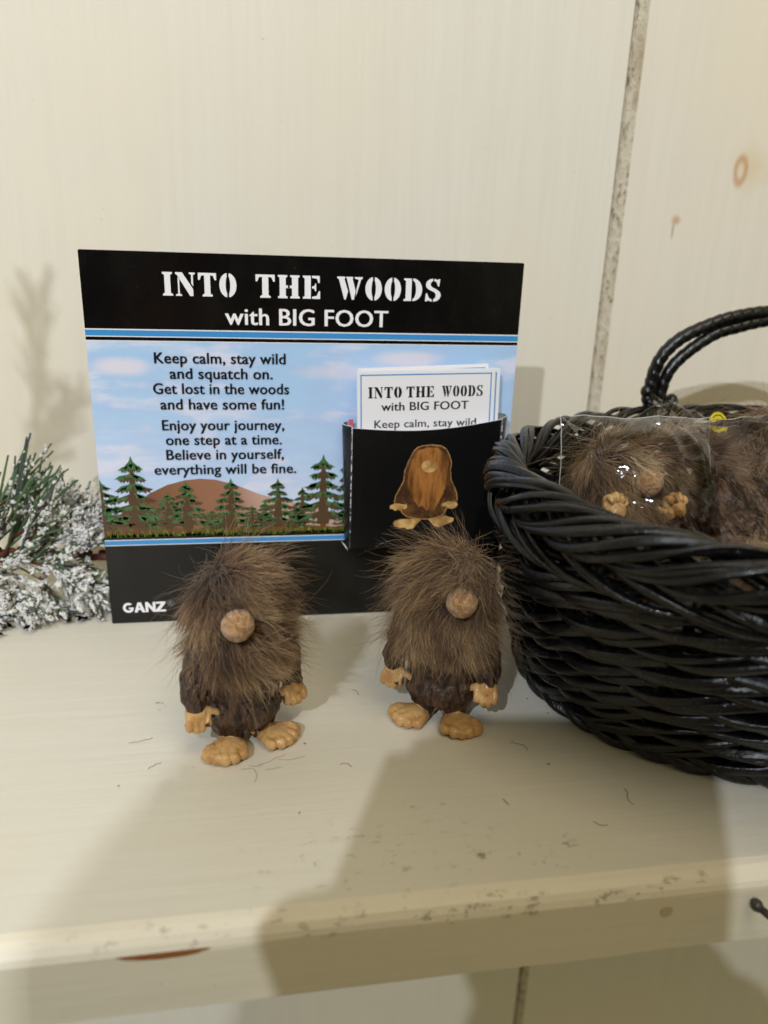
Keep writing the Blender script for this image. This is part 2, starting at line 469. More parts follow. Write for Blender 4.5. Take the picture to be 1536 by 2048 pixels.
# tree prints
M_tb = gloss('printed_tree_brown', (84, 62, 42), 0.35); M_tg = gloss('printed_tree_green', (70, 112, 66), 0.35)
M_tr = gloss('printed_trunk', (116, 58, 36), 0.35)
def print_tree(x, zb, zt, w, seed, layer):
    rnd = random.Random(seed); h = zt - zb
    polys = []; mi = []
    tw = w * 0.055
    polys.append([(x - tw, zb - 0.006), (x + tw, zb - 0.006), (x + tw * .6, zb + h * .4), (x - tw * .6, zb + h * .4)]); mi.append(2)
    n = 6; brown = []; green = []
    for s in (-1, 1):
        side = [(x, zt)]
        for i in range(n):
            f = (i + 1) / n
            z = zt - h * (0.06 + 0.78 * f ** 1.05); hw = w * 0.5 * (0.13 + 0.87 * f ** 0.9) * rnd.uniform(0.88, 1.1)
            side.append((x + s * hw * 0.16, z + h * 0.085))
            side.append((x + s * hw * 0.60, z + h * 0.040))
            side.append((x + s * hw * 1.04, z + h * rnd.uniform(-.012, .02)))
            side.append((x + s * hw * 0.86, z - h * 0.010))
            side.append((x + s * hw * 0.88, z - h * 0.034))
            side.append((x + s * hw * 0.68, z - h * 0.012))
            side.append((x + s * hw * 0.66, z - h * 0.042))
            side.append((x + s * hw * 0.42, z - h * 0.002))
            side.append((x + s * hw * 0.34, z - h * 0.035)); side.append((x + s * hw * 0.22, z + h * .002))
            # green needles patches
            for q in range(2 + i // 2):
                u = rnd.uniform(0.2, 0.86); cx_ = x + s * hw * u; cz = z + h * (0.055 - 0.05 * u) + rnd.uniform(-.004, .004)
                lw = w * rnd.uniform(0.06, 0.10); lh = h * rnd.uniform(0.04, 0.065); sl = s * 0.55
                green.append([(cx_ - lw * s, cz + lh * .7), (cx_ + lw * 0.2 * s, cz + lh * .45), (cx_ + lw * 1.1 * s, cz - lh * .35),
                              (cx_ + lw * .5 * s, cz - lh * .25), (cx_ + lw * .35 * s, cz - lh * .8), (cx_ - lw * .1 * s, cz - lh * .25), (cx_ - lw * .5 * s, cz - lh * .7), (cx_ - lw * .6 * s, cz)])
        side.append((x + s * w * 0.1, zt - h * 0.93))
        brown.append(side)
    poly = brown[1] + brown[0][::-1][:-1]
    polys.append(poly); mi.append(0)
    g = Geo()
    for p, m_ in zip(polys, mi):
        y = -0.00022 * (layer + (0.0 if m_ == 2 else 0.3))
        g.add([(a, y, c_) for a, c_ in p], [tuple(range(len(p)))], m_)
    for p in green:
        g.add([(a, -0.00022 * (layer + 0.6), c_) for a, c_ in p], [tuple(range(len(p)))], 1)
    top = [(x, zt), (x + w * .03, zt - h * .07), (x + w * .10, zt - h * .13), (x + w * .03, zt - h * .11), (x, zt - h * .16), (x - w * .03, zt - h * .11), (x - w * .10, zt - h * .13), (x - w * .03, zt - h * .07)]
    g.add([(a, -0.00022 * (layer + 0.6), c_) for a, c_ in top], [tuple(range(8))], 1)
    # keep print inside the sheet
    g.V = [(max(CX0 + .001, min(v[0], CX1 - 0.001)), v[1], max(0.2525, v[2])) for v in g.V]
    g.obj('printed_tree', None, card, False, mats=[M_tb, M_tg, M_tr])
small = [(-0.30, .262, .35, .09), (-0.235, .265, .375, .115), (-0.125, .262, .325, .07), (-0.095, .262, .32, .06), (0.015, .262, .345, .085),
         (0.115, .262, .385, .095), (0.10, .262, .33, .07), (0.235, .262, .345, .08), (-0.02, .262, .335, .085), (-0.40, .262, .35, .09), (0.235, .262, .46, .10)]
for i, (x, a, b_, w) in enumerate(small): print_tree(x, a, b_, w, 50 + i, 4)
for i, (x, a, b_, w) in enumerate([(-0.403, .262, .413, .15), (-0.322, .262, .474, .165), (-0.188, .262, .405, .13), (-0.073, .262, .411, .13), (0.050, .262, .409, .13), (0.171, .262, .474, .155)]):
    print_tree(x, a, b_, w, 10 + i, 6)
# grass print
rnd = random.Random(7); gp = []; gm = []
for i in range(560):
    x = rnd.uniform(CX0 + .004, 0.44); hh = rnd.uniform(.010, .026) * (1.5 if rnd.random() < .05 else 1); w = .0013
    lx = rnd.uniform(-.004, .004)
    gp.append([(x - w, .2525), (x + w, .2525), (x + lx, .2525 + hh)]); gm.append(rnd.choice([0, 0, 1, 2]))
Gm = [gloss('printed_grass_green', (86, 118, 30), .35), gloss('printed_grass_yellow', (150, 160, 48), .35), gloss('printed_grass_dark', (58, 74, 24), .35)]
o = sheet('printed_grass', [rect(CX0 + .001, .2525, .44, .259)] + gp, None, card, 8, mats=Gm, midx=[0] + gm); o['kind'] = 'stuff'

# lettering ---------------------------------------------------------
def ell(cx, cz, rx, rz, a0, a1, n=10):
    return [(cx + rx * math.cos(math.radians(a0 + (a1 - a0) * i / n)), cz + rz * math.sin(math.radians(a0 + (a1 - a0) * i / n))) for i in range(n + 1)]
def L_I(): return .44, [[(0, 0), (.44, 0), (.44, .07), (.35, .12), (.35, .88), (.44, .93), (.44, 1), (0, 1), (0, .93), (.09, .88), (.09, .12), (0, .07)]]
def L_T(): return .80, [[(.18, 0), (.62, 0), (.62, .07), (.53, .12), (.53, .90), (.66, .88), (.73, .70), (.80, .70), (.80, 1), (0, 1), (0, .70), (.07, .70), (.14, .88), (.27, .90), (.27, .12), (.18, .07)]]
def L_O():
    w = .76; c = w / 2
    l = ell(c, .5, c, .52, 97, 263, 18) + ell(c, .5, .10, .40, 245, 115, 8)
    r = [(w - x, z) for x, z in l]
    return w, [l, r]
def L_N():
    return .86, [[(0, 0), (.26, 0), (.26, .06), (.17, .10), (.17, .70), (.10, .80), (.10, .10), (0, .06)],
                 [(0, .94), (.0, 1), (.30, 1), (.76, .30), (.76, 0), (.62, 0), (.08, .88)],
                 [(.60, 1), (.86, 1), (.86, .94), (.77, .90), (.77, .42), (.69, .54), (.69, .90), (.60, .94)]]
def L_H():
    a = [(0, 0), (.40, 0), (.40, .07), (.33, .11), (.33, .44), (.42, .44), (.42, .56), (.33, .56), (.33, .89), (.40, .93), (.40, 1), (0, 1), (0, .93), (.07, .89), (.07, .11), (0, .07)]
    return .92, [a, [(.92 - x, z) for x, z in a]]
def L_E():
    return .74, [[(0, 0), (.34, 0), (.34, 1), (0, 1), (0, .93), (.08, .89), (.08, .11), (0, .07)],
                 [(.39, 0), (.74, 0), (.74, .34), (.68, .34), (.60, .13), (.39, .09)],
                 [(.39, .91), (.60, .88), (.66, .70), (.72, .70), (.72, 1), (.39, 1)],
                 [(.39, .46), (.50, .44), (.52, .34), (.57, .34), (.57, .66), (.52, .66), (.50, .56), (.39, .54)]]
def L_W():
    return 1.16, [[(0, .93), (0, 1), (.36, 1), (.36, .93), (.33, .90), (.50, .36), (.40, 0), (.33, 0), (.07, .90)],
                  [(.40, 1), (.72, 1), (.72, .93), (.70, .90), (.85, .38), (.77, 0), (.67, 0), (.45, .88)],
                  [(.80, .93), (.80, 1), (1.16, 1), (1.16, .93), (1.09, .90), (.86, .14), (.89, .50), (.98, .88)]]
def L_D():
    w = .86
    return w, [[(0, 0), (.36, 0), (.36, 1), (0, 1), (0, .93), (.09, .89), (.09, .11), (0, .07)],
               [(.42, 1)] + ell(.42, .5, .44, .5, 84, -84, 16) + [(.42, 0), (.42, .08)] + ell(.42, .5, .15, .40, -80, 80, 8) + [(.42, .92)]]
def L_S():
    up = [(.36, 1.02), (.20, .98), (.07, .88), (.03, .74), (.08, .60), (.24, .50), (.45, .42), (.52, .32), (.50, .18), (.40, .09), (.40, .0), (.56, .02), (.70, .12), (.76, .28), (.70, .44),
          (.52, .56), (.34, .63), (.26, .72), (.27, .84), (.36, .92)]
    return .78, [up, [(.42, 1.02), (.42, .92), (.54, .86), (.60, .68), (.66, .68), (.70, 1.0), (.62, 1.0), (.58, .96)],
                 [(.34, -.01), (.34, .09), (.20, .16), (.11, .36), (.05, .36), (.02, 0), (.10, .0), (.14, .05)]]
STEN = dict(I=L_I, T=L_T, O=L_O, N=L_N, H=L_H, E=L_E, W=L_W, D=L_D, S=L_S)
def stencil(words, z0, cap, mat, parent, layer, y0=0.0, xf=None, name='lettering'):
    polys = []
    for word, x0, x1 in words:
        gl = [STEN[c_]() for c_ in word]; gap = .13
        tot = sum(w for w, _ in gl) + gap * (len(gl) - 1); k = (x1 - x0) / tot; x = x0
        for w, ps in gl:
            for p in ps: polys.append([(x + a * k, z0 + c_ * cap) for a, c_ in p])
            x += (w + gap) * k
    return sheet(name, polys, mat, parent, layer, y0, xf=xf)

def text_mesh(body, bold=0.0):
    cu = bpy.data.curves.new('lettering', 'FONT'); cu.body = body; cu.size = 1.0; cu.offset = bold; cu.resolution_u = 3
    cu.space_character = 1.03
    o = bpy.data.objects.new('lettering', cu); COL.objects.link(o)
    dg = bpy.context.evaluated_depsgraph_get(); dg.update()
    me = bpy.data.meshes.new_from_object(o.evaluated_get(dg))
    V = np.array([v.co[:] for v in me.vertices]); F = [tuple(p.vertices) for p in me.polygons]
    COL.objects.unlink(o); bpy.data.objects.remove(o); bpy.data.meshes.remove(me)
    return V, F
CAPH = None
def text(body, x0, x1, z0, cap, mat, parent, layer, y0=0.0, bold=0.02, xf=None, slant=0.0, name='lettering'):
    global CAPH
    if CAPH is None:
        v, _ = text_mesh('H'); CAPH = v[:, 1].max()
    V, F = text_mesh(body, .004)
    kx = (x1 - x0) / (V[:, 0].max() - V[:, 0].min()); kz = cap / CAPH
    y = y0 - 0.00022 * layer
    n0 = len(V); W = []; F2 = []
    for q, dx in enumerate((-1, 0, 1) if bold > .012 else (0,)):
        W += [(v[0] + dx * bold * .75, v[1], q) for v in V]; F2 += [tuple(i + q * n0 for i in f) for f in F]
    F = F2
    P = [(x0 + (v[0] - V[:, 0].min()) * kx + v[1] * slant * kz, y - .00008 * v[2], z0 + v[1] * kz) for v in W]
    if xf: P = [xf(*p) for p in P]
    return mk(name, P, F, mat, parent, False)
stencil([('INTO', -.217, -.043), ('THE', .003, .160), ('WOODS', .202, .467)], .8705, .0545, M_white, card, 2)
text('with BIG FOOT', -.072, .332, .8050, .0395, M_white, card, 2, bold=.019)
LN = [('Keep calm, stay wild', -.247, .073, .7095), ('and squatch on.', -.212, .040, .6715), ('Get lost in the woods', -.254, .081, .6335), ('and have some fun!', -.239, .068, .5940),
      ('Enjoy your journey,', -.238, .068, .5405), ('one step at a time.', -.231, .061, .5020), ('Believe in yourself,', -.232, .066, .4630), ('everything will be fine.', -.264, .098, .4235)]
for s_, a, b_, z in LN: text(s_, a, b_, z, .0262, M_ink, card, 10, bold=.026)
text('PRINTED', .372, .470, .0420, .0155, simple('grey_print', (120, 118, 118), .4).m, card, 2, bold=0.0)
# maker's mark, cut as polygons with sheared ends
def maker(x0, z0, w, h):
    P = []
    # G
    P.append(ell(.50, .5, .50, .5, 45, 330, 20) + [(.98, .52), (.52, .52), (.52, .38), (.72, .38), (.66, .26)] + ell(.50, .5, .27, .27, 300, 60, 14))
    # A
    P.append([(1.02, 0), (1.34, .98), (1.66, 1.0), (2.02, 0), (1.72, 0), (1.64, .24), (1.36, .24), (1.42, .42), (1.58, .42), (1.50, .70), (1.30, 0)])
    # N
    P.append([(2.04, 0), (2.04, 1.0), (2.30, 1.0), (2.72, .46), (2.72, 1.0), (2.98, 1.0), (2.98, 0), (2.74, 0), (2.30, .56), (2.30, 0)])
    # Z
    P.append([(3.02, 1.0), (3.02, .80), (3.50, .80), (2.98, .16), (2.98, 0), (3.92, 0), (3.92, .2), (3.40, .2), (3.90, .84), (3.90, 1.0)])
    k = w / 3.92
    return [[(x0 + a * k, z0 + c_ * h) for a, c_ in p] for p in P]
sheet('lettering', maker(-.372, .032, .113, .030), M_white, card, 2)
ringp = []
for i in range(20):
    a0, a1 = 2 * math.pi * i / 20, 2 * math.pi * (i + 1) / 20
    ringp.append([(-.246 + r_ * math.cos(a_), .056 + r_ * math.sin(a_)) for r_, a_ in ((.0085, a0), (.0085, a1), (.0073, a1), (.0073, a0))])
sheet('lettering', ringp, simple('faint_print', (150, 150, 150), .4).m, card, 2)
text('R', -.2495, -.2425, .0515, .009, simple('faint_print', (150, 150, 150), .4).m, card, 2, bold=0)
# clear tape patch
t = NT('clear_tape'); t.base(lin((60, 60, 64))).rough(0.12).spec(0.9); t.p.inputs['Alpha'].default_value = 0.35
t.bump(t.noise(18, 3), 0.01, 0.5)
g = Geo(); nt = 8
for j in range(3):
    for i in range(nt + 1): g.V.append((-.045 + .102 * i / nt, -.0022 - .002 * math.sin(i * 1.3 + j), .094 + .062 * j / 2)); g.T.append(.5)
for j in range(2):
    for i in range(nt): g.F.append((j * (nt + 1) + i, j * (nt + 1) + i + 1, (j + 1) * (nt + 1) + i + 1, (j + 1) * (nt + 1) + i)); g.M.append(0)
g.obj('tape_strip', t.m, card, True)

# pocket -----------------------------------------------------------
PX0, PX1, PZ0, PD = 0.237, 0.634, 0.228, 0.066
t = NT('pocket_black'); c = t.mix(t.math('MULTIPLY', t.ramp(t.noise(120, 2), .73, .78), .35), lin((13, 13, 14)), lin((140, 140, 140)))
t.base(c).rough(0.3); M_pk = t.m
M_pin = gloss('pocket_inside_paper', (225, 225, 232), .6)
def ztop(u): return 0.5585 + 0.022 * u - 0.016 * math.sin(math.pi * u)
n = 20; g = Geo(); th = 0.004
for i in range(n + 1):
    u = i / n; x = PX0 + (PX1 - PX0) * u + 0.0; bow = -0.004 * math.sin(math.pi * u)
    xb = x + 0.004 * u
    for (yy, zz, xx) in ((-PD + bow, ztop(u), x), (-PD * 1.02, PZ0 + .002 * u, xb)):
        g.V.append((xx, yy, zz)); g.V.append((xx, yy + th, zz)); g.T += [.5, .5]
for i in range(n):
    a = i * 4; b_ = a + 4
    g.F += [(a + 2, b_ + 2, b_, a), (a + 1, b_ + 1, b_ + 3, a + 3), (a, b_, b_ + 1, a + 1), (a + 2, a + 3, b_ + 3, b_ + 2)]; g.M += [0, 1, 1, 0]
pocket = g.obj('pocket', None, card, True, mats=[M_pk, M_pin]); pocket['label'] = 'black card pocket with a printed furry creature'
for me_ in (pocket.data,): me_.polygons.foreach_set('use_smooth', np.zeros(len(me_.polygons), dtype=bool))
def side(x0, xb, flip):
    g = Geo(); m_ = 10
    for j in range(m_ + 1):
        v = j / m_; z = PZ0 + (ztop(0 if flip < 0 else 1) - PZ0 + 0.004) * v
        for i in range(7):
            u = i / 6; bulge = flip * (0.006 + 0.012 * v) * math.sin(math.pi * u)
            x = x0 + (xb - x0) * u + bulge
            g.V.append((x, -PD * (1 - u) - 0.0012, z)); g.T.append(.5)
    for j in range(m_):
        for i in range(6):
            a = j * 7 + i; f = (a, a + 1, a + 8, a + 7); g.F.append(f); g.M.append(0)
    # inner skin
    b_ = len(g.V); vs = list(g.V)
    for v in vs: g.V.append((v[0] - flip * 0.003, v[1], v[2] + 0.0005)); g.T.append(.5)
    for j in range(m_):
        for i in range(6):
            a = b_ + j * 7 + i; g.F.append((a, a + 1, a + 8, a + 7)); g.M.append(1)
    for i in range(6):
        a = m_ * 7 + i; g.F.append((a, a + 1, b_ + a + 1, b_ + a)); g.M.append(1)
    o = g.obj('pocket_side', None, pocket, True, mats=[M_pk, M_pin])
side(PX0 - .001, PX0 - .006, -1); side(PX1 + .001, PX1 + .010, 1)
# worn white corners of the pocket
g = Geo(); rnd = random.Random(3)
for i in range(26):
    z = rnd.uniform(.23, .556); hh = rnd.uniform(.003, .012); x = PX0 + .0005
    g.box((x - .0008, -PD - .0012, z), (x + .0008, -PD + .001, z + hh))
for i in range(8):
    z = rnd.uniform(.235, .56); x = PX1 + .001
    g.box((x - .0008, -PD - .0012, z), (x + .0006, -PD + .001, z + .008))
g.add([(PX0 - .020, -.03, .238), (PX0 - .010, -.045, .226), (PX0 - .004, -PD, .222), (PX0 - .009, -.05, .231)], [(0, 1, 2, 3)])
o = g.obj('worn_edge', M_pin, pocket, False); o['kind'] = 'stuff'
# printed creature on the pocket
t = NT('printed_fur')
n1 = t.noise(9, 5, 0.7, stretch=(5.5, 1, 0.8)); n2 = t.noise(14, 4, 0.6)
c = t.mix(t.ramp(n1, 0.36, 0.64), lin((84, 52, 24)), lin((172, 112, 54)))
c = t.mix(t.math('MULTIPLY', t.ramp(n2, 0.5, 0.7), 0.5), c, lin((92, 52, 22)))
t.base(c).rough(0.4); M_pf = t.m
t = NT('printed_dark_fur'); c = t.mix(t.ramp(t.noise(25, 5, 0.7), .4, .65), lin((64, 40, 21)), lin((116, 78, 42))); t.base(c).rough(.4); M_pd = t.m
t = NT('printed_tan_skin'); c = t.mix(t.ramp(t.noise(30, 4), .35, .65), lin((150, 108, 56)), lin((216, 176, 112))); t.base(c).rough(.4); M_ps = t.m
M_pe = gloss('printed_pale_rim', (190, 142, 84), .4)
def jag(pts, amp, n, seed):
    r_ = random.Random(seed); out = []
    for i in range(len(pts)):
        a, b2 = pts[i], pts[(i + 1) % len(pts)]
        for k in range(n):
            u = k / n; j = r_.uniform(-amp, amp)
            out.append((a[0] + (b2[0] - a[0]) * u + j, a[1] + (b2[1] - a[1]) * u + r_.uniform(-amp, amp)))
    return out
def fig_px(pts):   # picture-plane sketch of the print (px of a 470 x 620 drawing) -> card units
    return [(0.3415 + (a - 525) * .000395, 0.5145 - (b2 - 770) * .000372) for a, b2 in pts]
head = [(700, 785), (740, 772), (800, 768), (860, 775), (895, 800), (920, 850), (935, 900), (932, 960), (940, 1030), (965, 1080), (985, 1130), (992, 1185), (930, 1190), (925, 1240),
        (900, 1290), (850, 1315), (790, 1325), (700, 1318), (640, 1300), (610, 1270), (600, 1250), (640, 1200), (553, 1190), (560, 1140), (590, 1080), (612, 1030), (615, 960), (635, 900), (655, 850), (672, 810)]
sheet('printed_creature', [jag(fig_px(head), .0006, 4, 1)], M_pe, pocket, 1, -PD - .0045)
hs = [(735 + (a - 775) * .972 + 40, 1045 + (b2 - 1045) * .982) for a, b2 in head]
sheet('printed_creature', [jag(fig_px(hs), .0007, 4, 2)], M_pd, pocket, 2, -PD - .0045)
beard = [(700, 810), (760, 790), (830, 792), (885, 830), (915, 900), (905, 1000), (900, 1080), (880, 1150), (850, 1220), (820, 1260), (800, 1225), (780, 1265), (750, 1215), (720, 1230), (690, 1180), (665, 1120), (640, 1060), (645, 960), (665, 880)]
sheet('printed_creature', [jag(fig_px(beard), .0008, 3, 3)], M_pf, pocket, 3, -PD - .0045)
nose = [(785 + 57 * math.cos(a * .3927), 925 + 46 * math.sin(a * .3927)) for a in range(16)][::-1]
sheet('printed_creature', [fig_px(nose)], M_ps, pocket, 4, -PD - .0045)
lh = [(545, 1205), (560, 1195), (640, 1208), (645, 1230), (625, 1245), (612, 1238), (600, 1256), (580, 1245), (562, 1254), (545, 1238), (527, 1238), (525, 1215)]
rh = [(885, 1205), (925, 1190), (985, 1195), (995, 1215), (985, 1235), (955, 1248), (930, 1242), (915, 1225), (895, 1230), (882, 1220)]
lf = [(560, 1330), (600, 1318), (700, 1315), (745, 1325), (715, 1360), (690, 1392), (650, 1396), (630, 1382), (600, 1385), (560, 1370), (553, 1350)]
rf = [(795, 1325), (850, 1312), (905, 1298), (975, 1320), (968, 1345), (930, 1362), (905, 1372), (870, 1388), (835, 1375)]
for p in (lh, rh, lf, rf): sheet('printed_creature', [fig_px(p)], M_ps, pocket, 4, -PD - .0045)

# cards standing in the pocket ---------------------------------------
def small_card(x0, z0, x1, z1, y, rot, full, label, group='cards standing in the pocket'):
    w = x1 - x0; h = z1 - z0
    root = empty('message_card', ((x0 + x1) / 2, y, z0), (math.radians(-1.0), -math.radians(rot), 0))
    tag(root, label, 'card', group)
    Geo().box((-w / 2, 0, 0), (w / 2, 0.0035, h)).obj('card_sheet', M_paper, root, False)
    m = .0085; tck = .0032
    a, b2, c0, c1 = -w / 2 + m, w / 2 - m, m, h - m
    sheet('printed_border', [rect(a, c0, b2, c0 + tck), rect(a, c1 - tck, b2, c1), rect(a, c0 + tck, a + tck, c1 - tck), rect(b2 - tck, c0 + tck, b2, c1 - tck)], M_blue, root, 1)
    if full:
        xc = -.001
        stencil([('INTO', xc - .151, xc - .064), ('THE', xc - .052, xc + .020), ('WOODS', xc + .041, xc + .151)], h - .0690, .0285, M_ink, root, 1)
        text('with BIG FOOT', xc - .117, xc + .113, h - .1020, .0215, M_ink, root, 1, bold=.024)
        text('Keep calm, stay wild', xc - .135, xc + .135, h - .1465, .0200, M_ink, root, 1, bold=.014)
        text('and squatch on.', xc - .11, xc + .11, h - .1780, .0200, M_ink, root, 1, bold=.014)
    return root
CPY = 1.918
small_card(.261, .245, .622, .704, CPY, 1.4, True, 'front white message card with blue border and black lettering in the pocket')
small_card(.272, .245, .637, .704, CPY + .006, 1.4, False, 'second message card in the pocket, its blue border showing at the right edge')
small_card(.268, .245, .634, .706, CPY + .012, 0.9, False, 'third message card in the pocket, sticking out furthest to the right')
small_card(.276, .245, .618, .712, CPY + .019, 2.6, False, 'rearmost message card in the pocket, tilted with its top corner highest')
g = Geo().box((-.014, 0, 0), (-.002, .004, .338)); o = g.obj('red_edged_card', simple('red_edge_paper', (206, 96, 100), .5).m, None, False, loc=(.248, CPY + .032, .233))
tag(o, 'narrow red edge peeking out at the left of the pocket', 'card')

# ------------------------------------------------------------------ figurines
t = NT('brown_resin')
n1 = t.noise(34, 4, 0.7, stretch=(1.6, 1.6, 0.5)); n2 = t.noise(10, 3)
c = t.mix(t.ramp(n1, .42, .62), lin((40, 26, 20)), lin((92, 66, 51)))
c = t.mix(t.ramp(n2, .45, .65, 0, .5), c, lin((66, 45, 34)))
t.base(c).rough(0.36).spec(.5).bump(n1, .010, 1.0); M_resin = t.m
t = NT('tan_resin')
n1 = t.noise(20, 4, .6); n2 = t.noise(55, 3, .6); n3 = t.noise(12, 3)
c = t.mix(t.ramp(n1, .38, .62), lin((186, 140, 86)), lin((212, 172, 116)))
c = t.mix(t.ramp(n2, .66, .70), c, lin((72, 44, 22)))
c = t.mix(t.math('MULTIPLY', t.ramp(n3, .56, .66), .45), c, lin((150, 98, 50)))
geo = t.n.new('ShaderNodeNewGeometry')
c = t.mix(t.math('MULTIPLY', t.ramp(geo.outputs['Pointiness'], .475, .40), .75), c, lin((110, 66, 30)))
t.base(c).rough(.26).bump(n1, .004, .5); M_tan = t.m
t = NT('felt_nose')
n1 = t.noise(90, 4, .7); c = t.mix(t.ramp(n1, .38, .62), lin((160, 118, 80)), lin((204, 162, 116)))
c = t.mix(t.ramp(t.noise(22, 4, .7), .60, .70, 0, .5), c, lin((120, 78, 56)))
t.base(c).rough(.95).spec(.1).bump(n1, .01, 1.0); t.p.inputs['Sheen Weight'].default_value = .4; M_nose = t.m
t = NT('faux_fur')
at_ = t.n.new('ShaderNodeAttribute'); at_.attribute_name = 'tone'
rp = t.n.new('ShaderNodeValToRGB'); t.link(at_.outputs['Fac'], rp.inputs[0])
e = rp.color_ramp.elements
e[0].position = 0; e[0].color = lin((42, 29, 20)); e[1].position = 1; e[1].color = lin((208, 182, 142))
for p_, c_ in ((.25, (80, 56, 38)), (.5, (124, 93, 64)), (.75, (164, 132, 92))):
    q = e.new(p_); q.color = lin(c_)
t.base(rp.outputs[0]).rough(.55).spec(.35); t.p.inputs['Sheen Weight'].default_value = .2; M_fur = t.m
M_scalp = simple('fur_backing', (52, 37, 29), .95, .1).m

def remeshed(name, geo_, mat, parent, vox=.0034, smooth=3, disp=0.0, dscale=18.0, stretch=1.0):
    me = bpy.data.meshes.new(name); me.from_pydata([tuple(x * S for x in v) for v in geo_.V], [], geo_.F)
    o = bpy.data.objects.new(name, me); COL.objects.link(o)
    md = o.modifiers.new('r', 'REMESH'); md.mode = 'VOXEL'; md.voxel_size = vox * S; md.use_smooth_shade = True
    dg = bpy.context.evaluated_depsgraph_get(); dg.update()
    m2 = bpy.data.meshes.new_from_object(o.evaluated_get(dg)); o.modifiers.clear()
    bm_ = bmesh.new(); bm_.from_mesh(m2)
    for _ in range(smooth): bmesh.ops.smooth_vert(bm_, verts=bm_.verts, factor=.5, use_axis_x=True, use_axis_y=True, use_axis_z=True)
    bm_.normal_update()
    if disp:
        for v in bm_.verts:
            p = v.co / S
            q = Vector((p.x * dscale, p.y * dscale, p.z * dscale * stretch))
            v.co += v.normal * (mnoise.noise(q) * disp + mnoise.noise(q * 2.3) * disp * .5) * S
    bm_.to_mesh(m2); bm_.free(); m2.name = name
    m2.polygons.foreach_set('use_smooth', np.ones(len(m2.polygons), dtype=bool))
    o.data = m2; m2.materials.clear(); m2.materials.append(mat)
    o.parent = parent
    bpy.data.meshes.remove(me)
    return o

def limb(g, pts, radii, ns=12):
    # densify and cap with blobs
    P = np.array(pts, float); k = 8; out = []; rr = []
    tt = np.linspace(0, len(P) - 1, (len(P) - 1) * k + 1)
    for t_ in tt:
        i = min(int(t_), len(P) - 2); u = t_ - i
        p0 = P[max(i - 1, 0)]; p1 = P[i]; p2 = P[i + 1]; p3 = P[min(i + 2, len(P) - 1)]
        out.append(.5 * ((2 * p1) + (-p0 + p2) * u + (2 * p0 - 5 * p1 + 4 * p2 - p3) * u * u + (-p0 + 3 * p1 - 3 * p2 + p3) * u ** 3))
        rr.append(radii[i] * (1 - u) + radii[i + 1] * u)
    v, f = tube(out, rr, ns); g.add(v, f)
    g.add(*blob(out[0], (rr[0],) * 3, None, ns, 8)); g.add(*blob(out[-1], (rr[-1],) * 3, None, ns, 8))

def hand_geo(g, wrist, d, palm_side, sgn):
    """fist-like sculpted hand: palm, four curled fingers of unequal length and a thumb"""
    d = Vector(d).normalized(); side_ = Vector(palm_side).normalized(); side_ = (side_ - d * side_.dot(d)).normalized(); fwd = d.cross(side_)
    w = Vector(wrist)
    M3 = Matrix((side_, fwd, d)).transposed()
    g.add(*blob(w + d * .014, (.025, .021, .024), M3, 12, 8))
    for i, (u, L_) in enumerate(((-.0215, .020), (-.0072, .026), (.0072, .025), (.0205, .018))):
        a = w + d * .020 + side_ * u * .9 + fwd * .010
        limb(g, [a, a + d * L_ * .80 + fwd * .005, a + d * L_ * 1.15 - fwd * .006, a + d * L_ * .85 - fwd * .015], [.0074, .0072, .0068, .0058], 8)
    a = w + d * .008 - side_ * sgn * .016 + fwd * .006
    limb(g, [a, a - side_ * sgn * .017 + d * .007, a - side_ * sgn * .026 + d * .014], [.0085, .0080, .0068], 8)

def foot_geo(g, x, ang):
    c, s = math.cos(ang), math.sin(ang)
    def T(p): p = (p[0] * 1.14, p[1] * 1.08, p[2] * 1.1); return (x + p[0] * c - p[1] * s, p[0] * s + p[1] * c - .012, p[2])
    rot = Matrix.Rotation(ang, 3, 'Z')
    g.add(*blob(T((0, -.002, .020)), (.026, .032, .024), rot, 14, 8))
    g.add(*blob(T((0, -.040, .0145)), (.036, .036, .0165), rot, 14, 8))
    for u, v, r_ in ((-.029, -.058, .0105), (-.0155, -.070, .0115), (-.001, -.075, .012), (.0135, -.073, .0125), (.0295, -.064, .0150)):
        if s < 0: u = -u
        limb(g, [T((u * .72, v + .034, .014)), T((u * .95, v + .012, .0155)), T((u, v, .0125))], [.0085, r_ * .98, r_ * 1.12], 9)

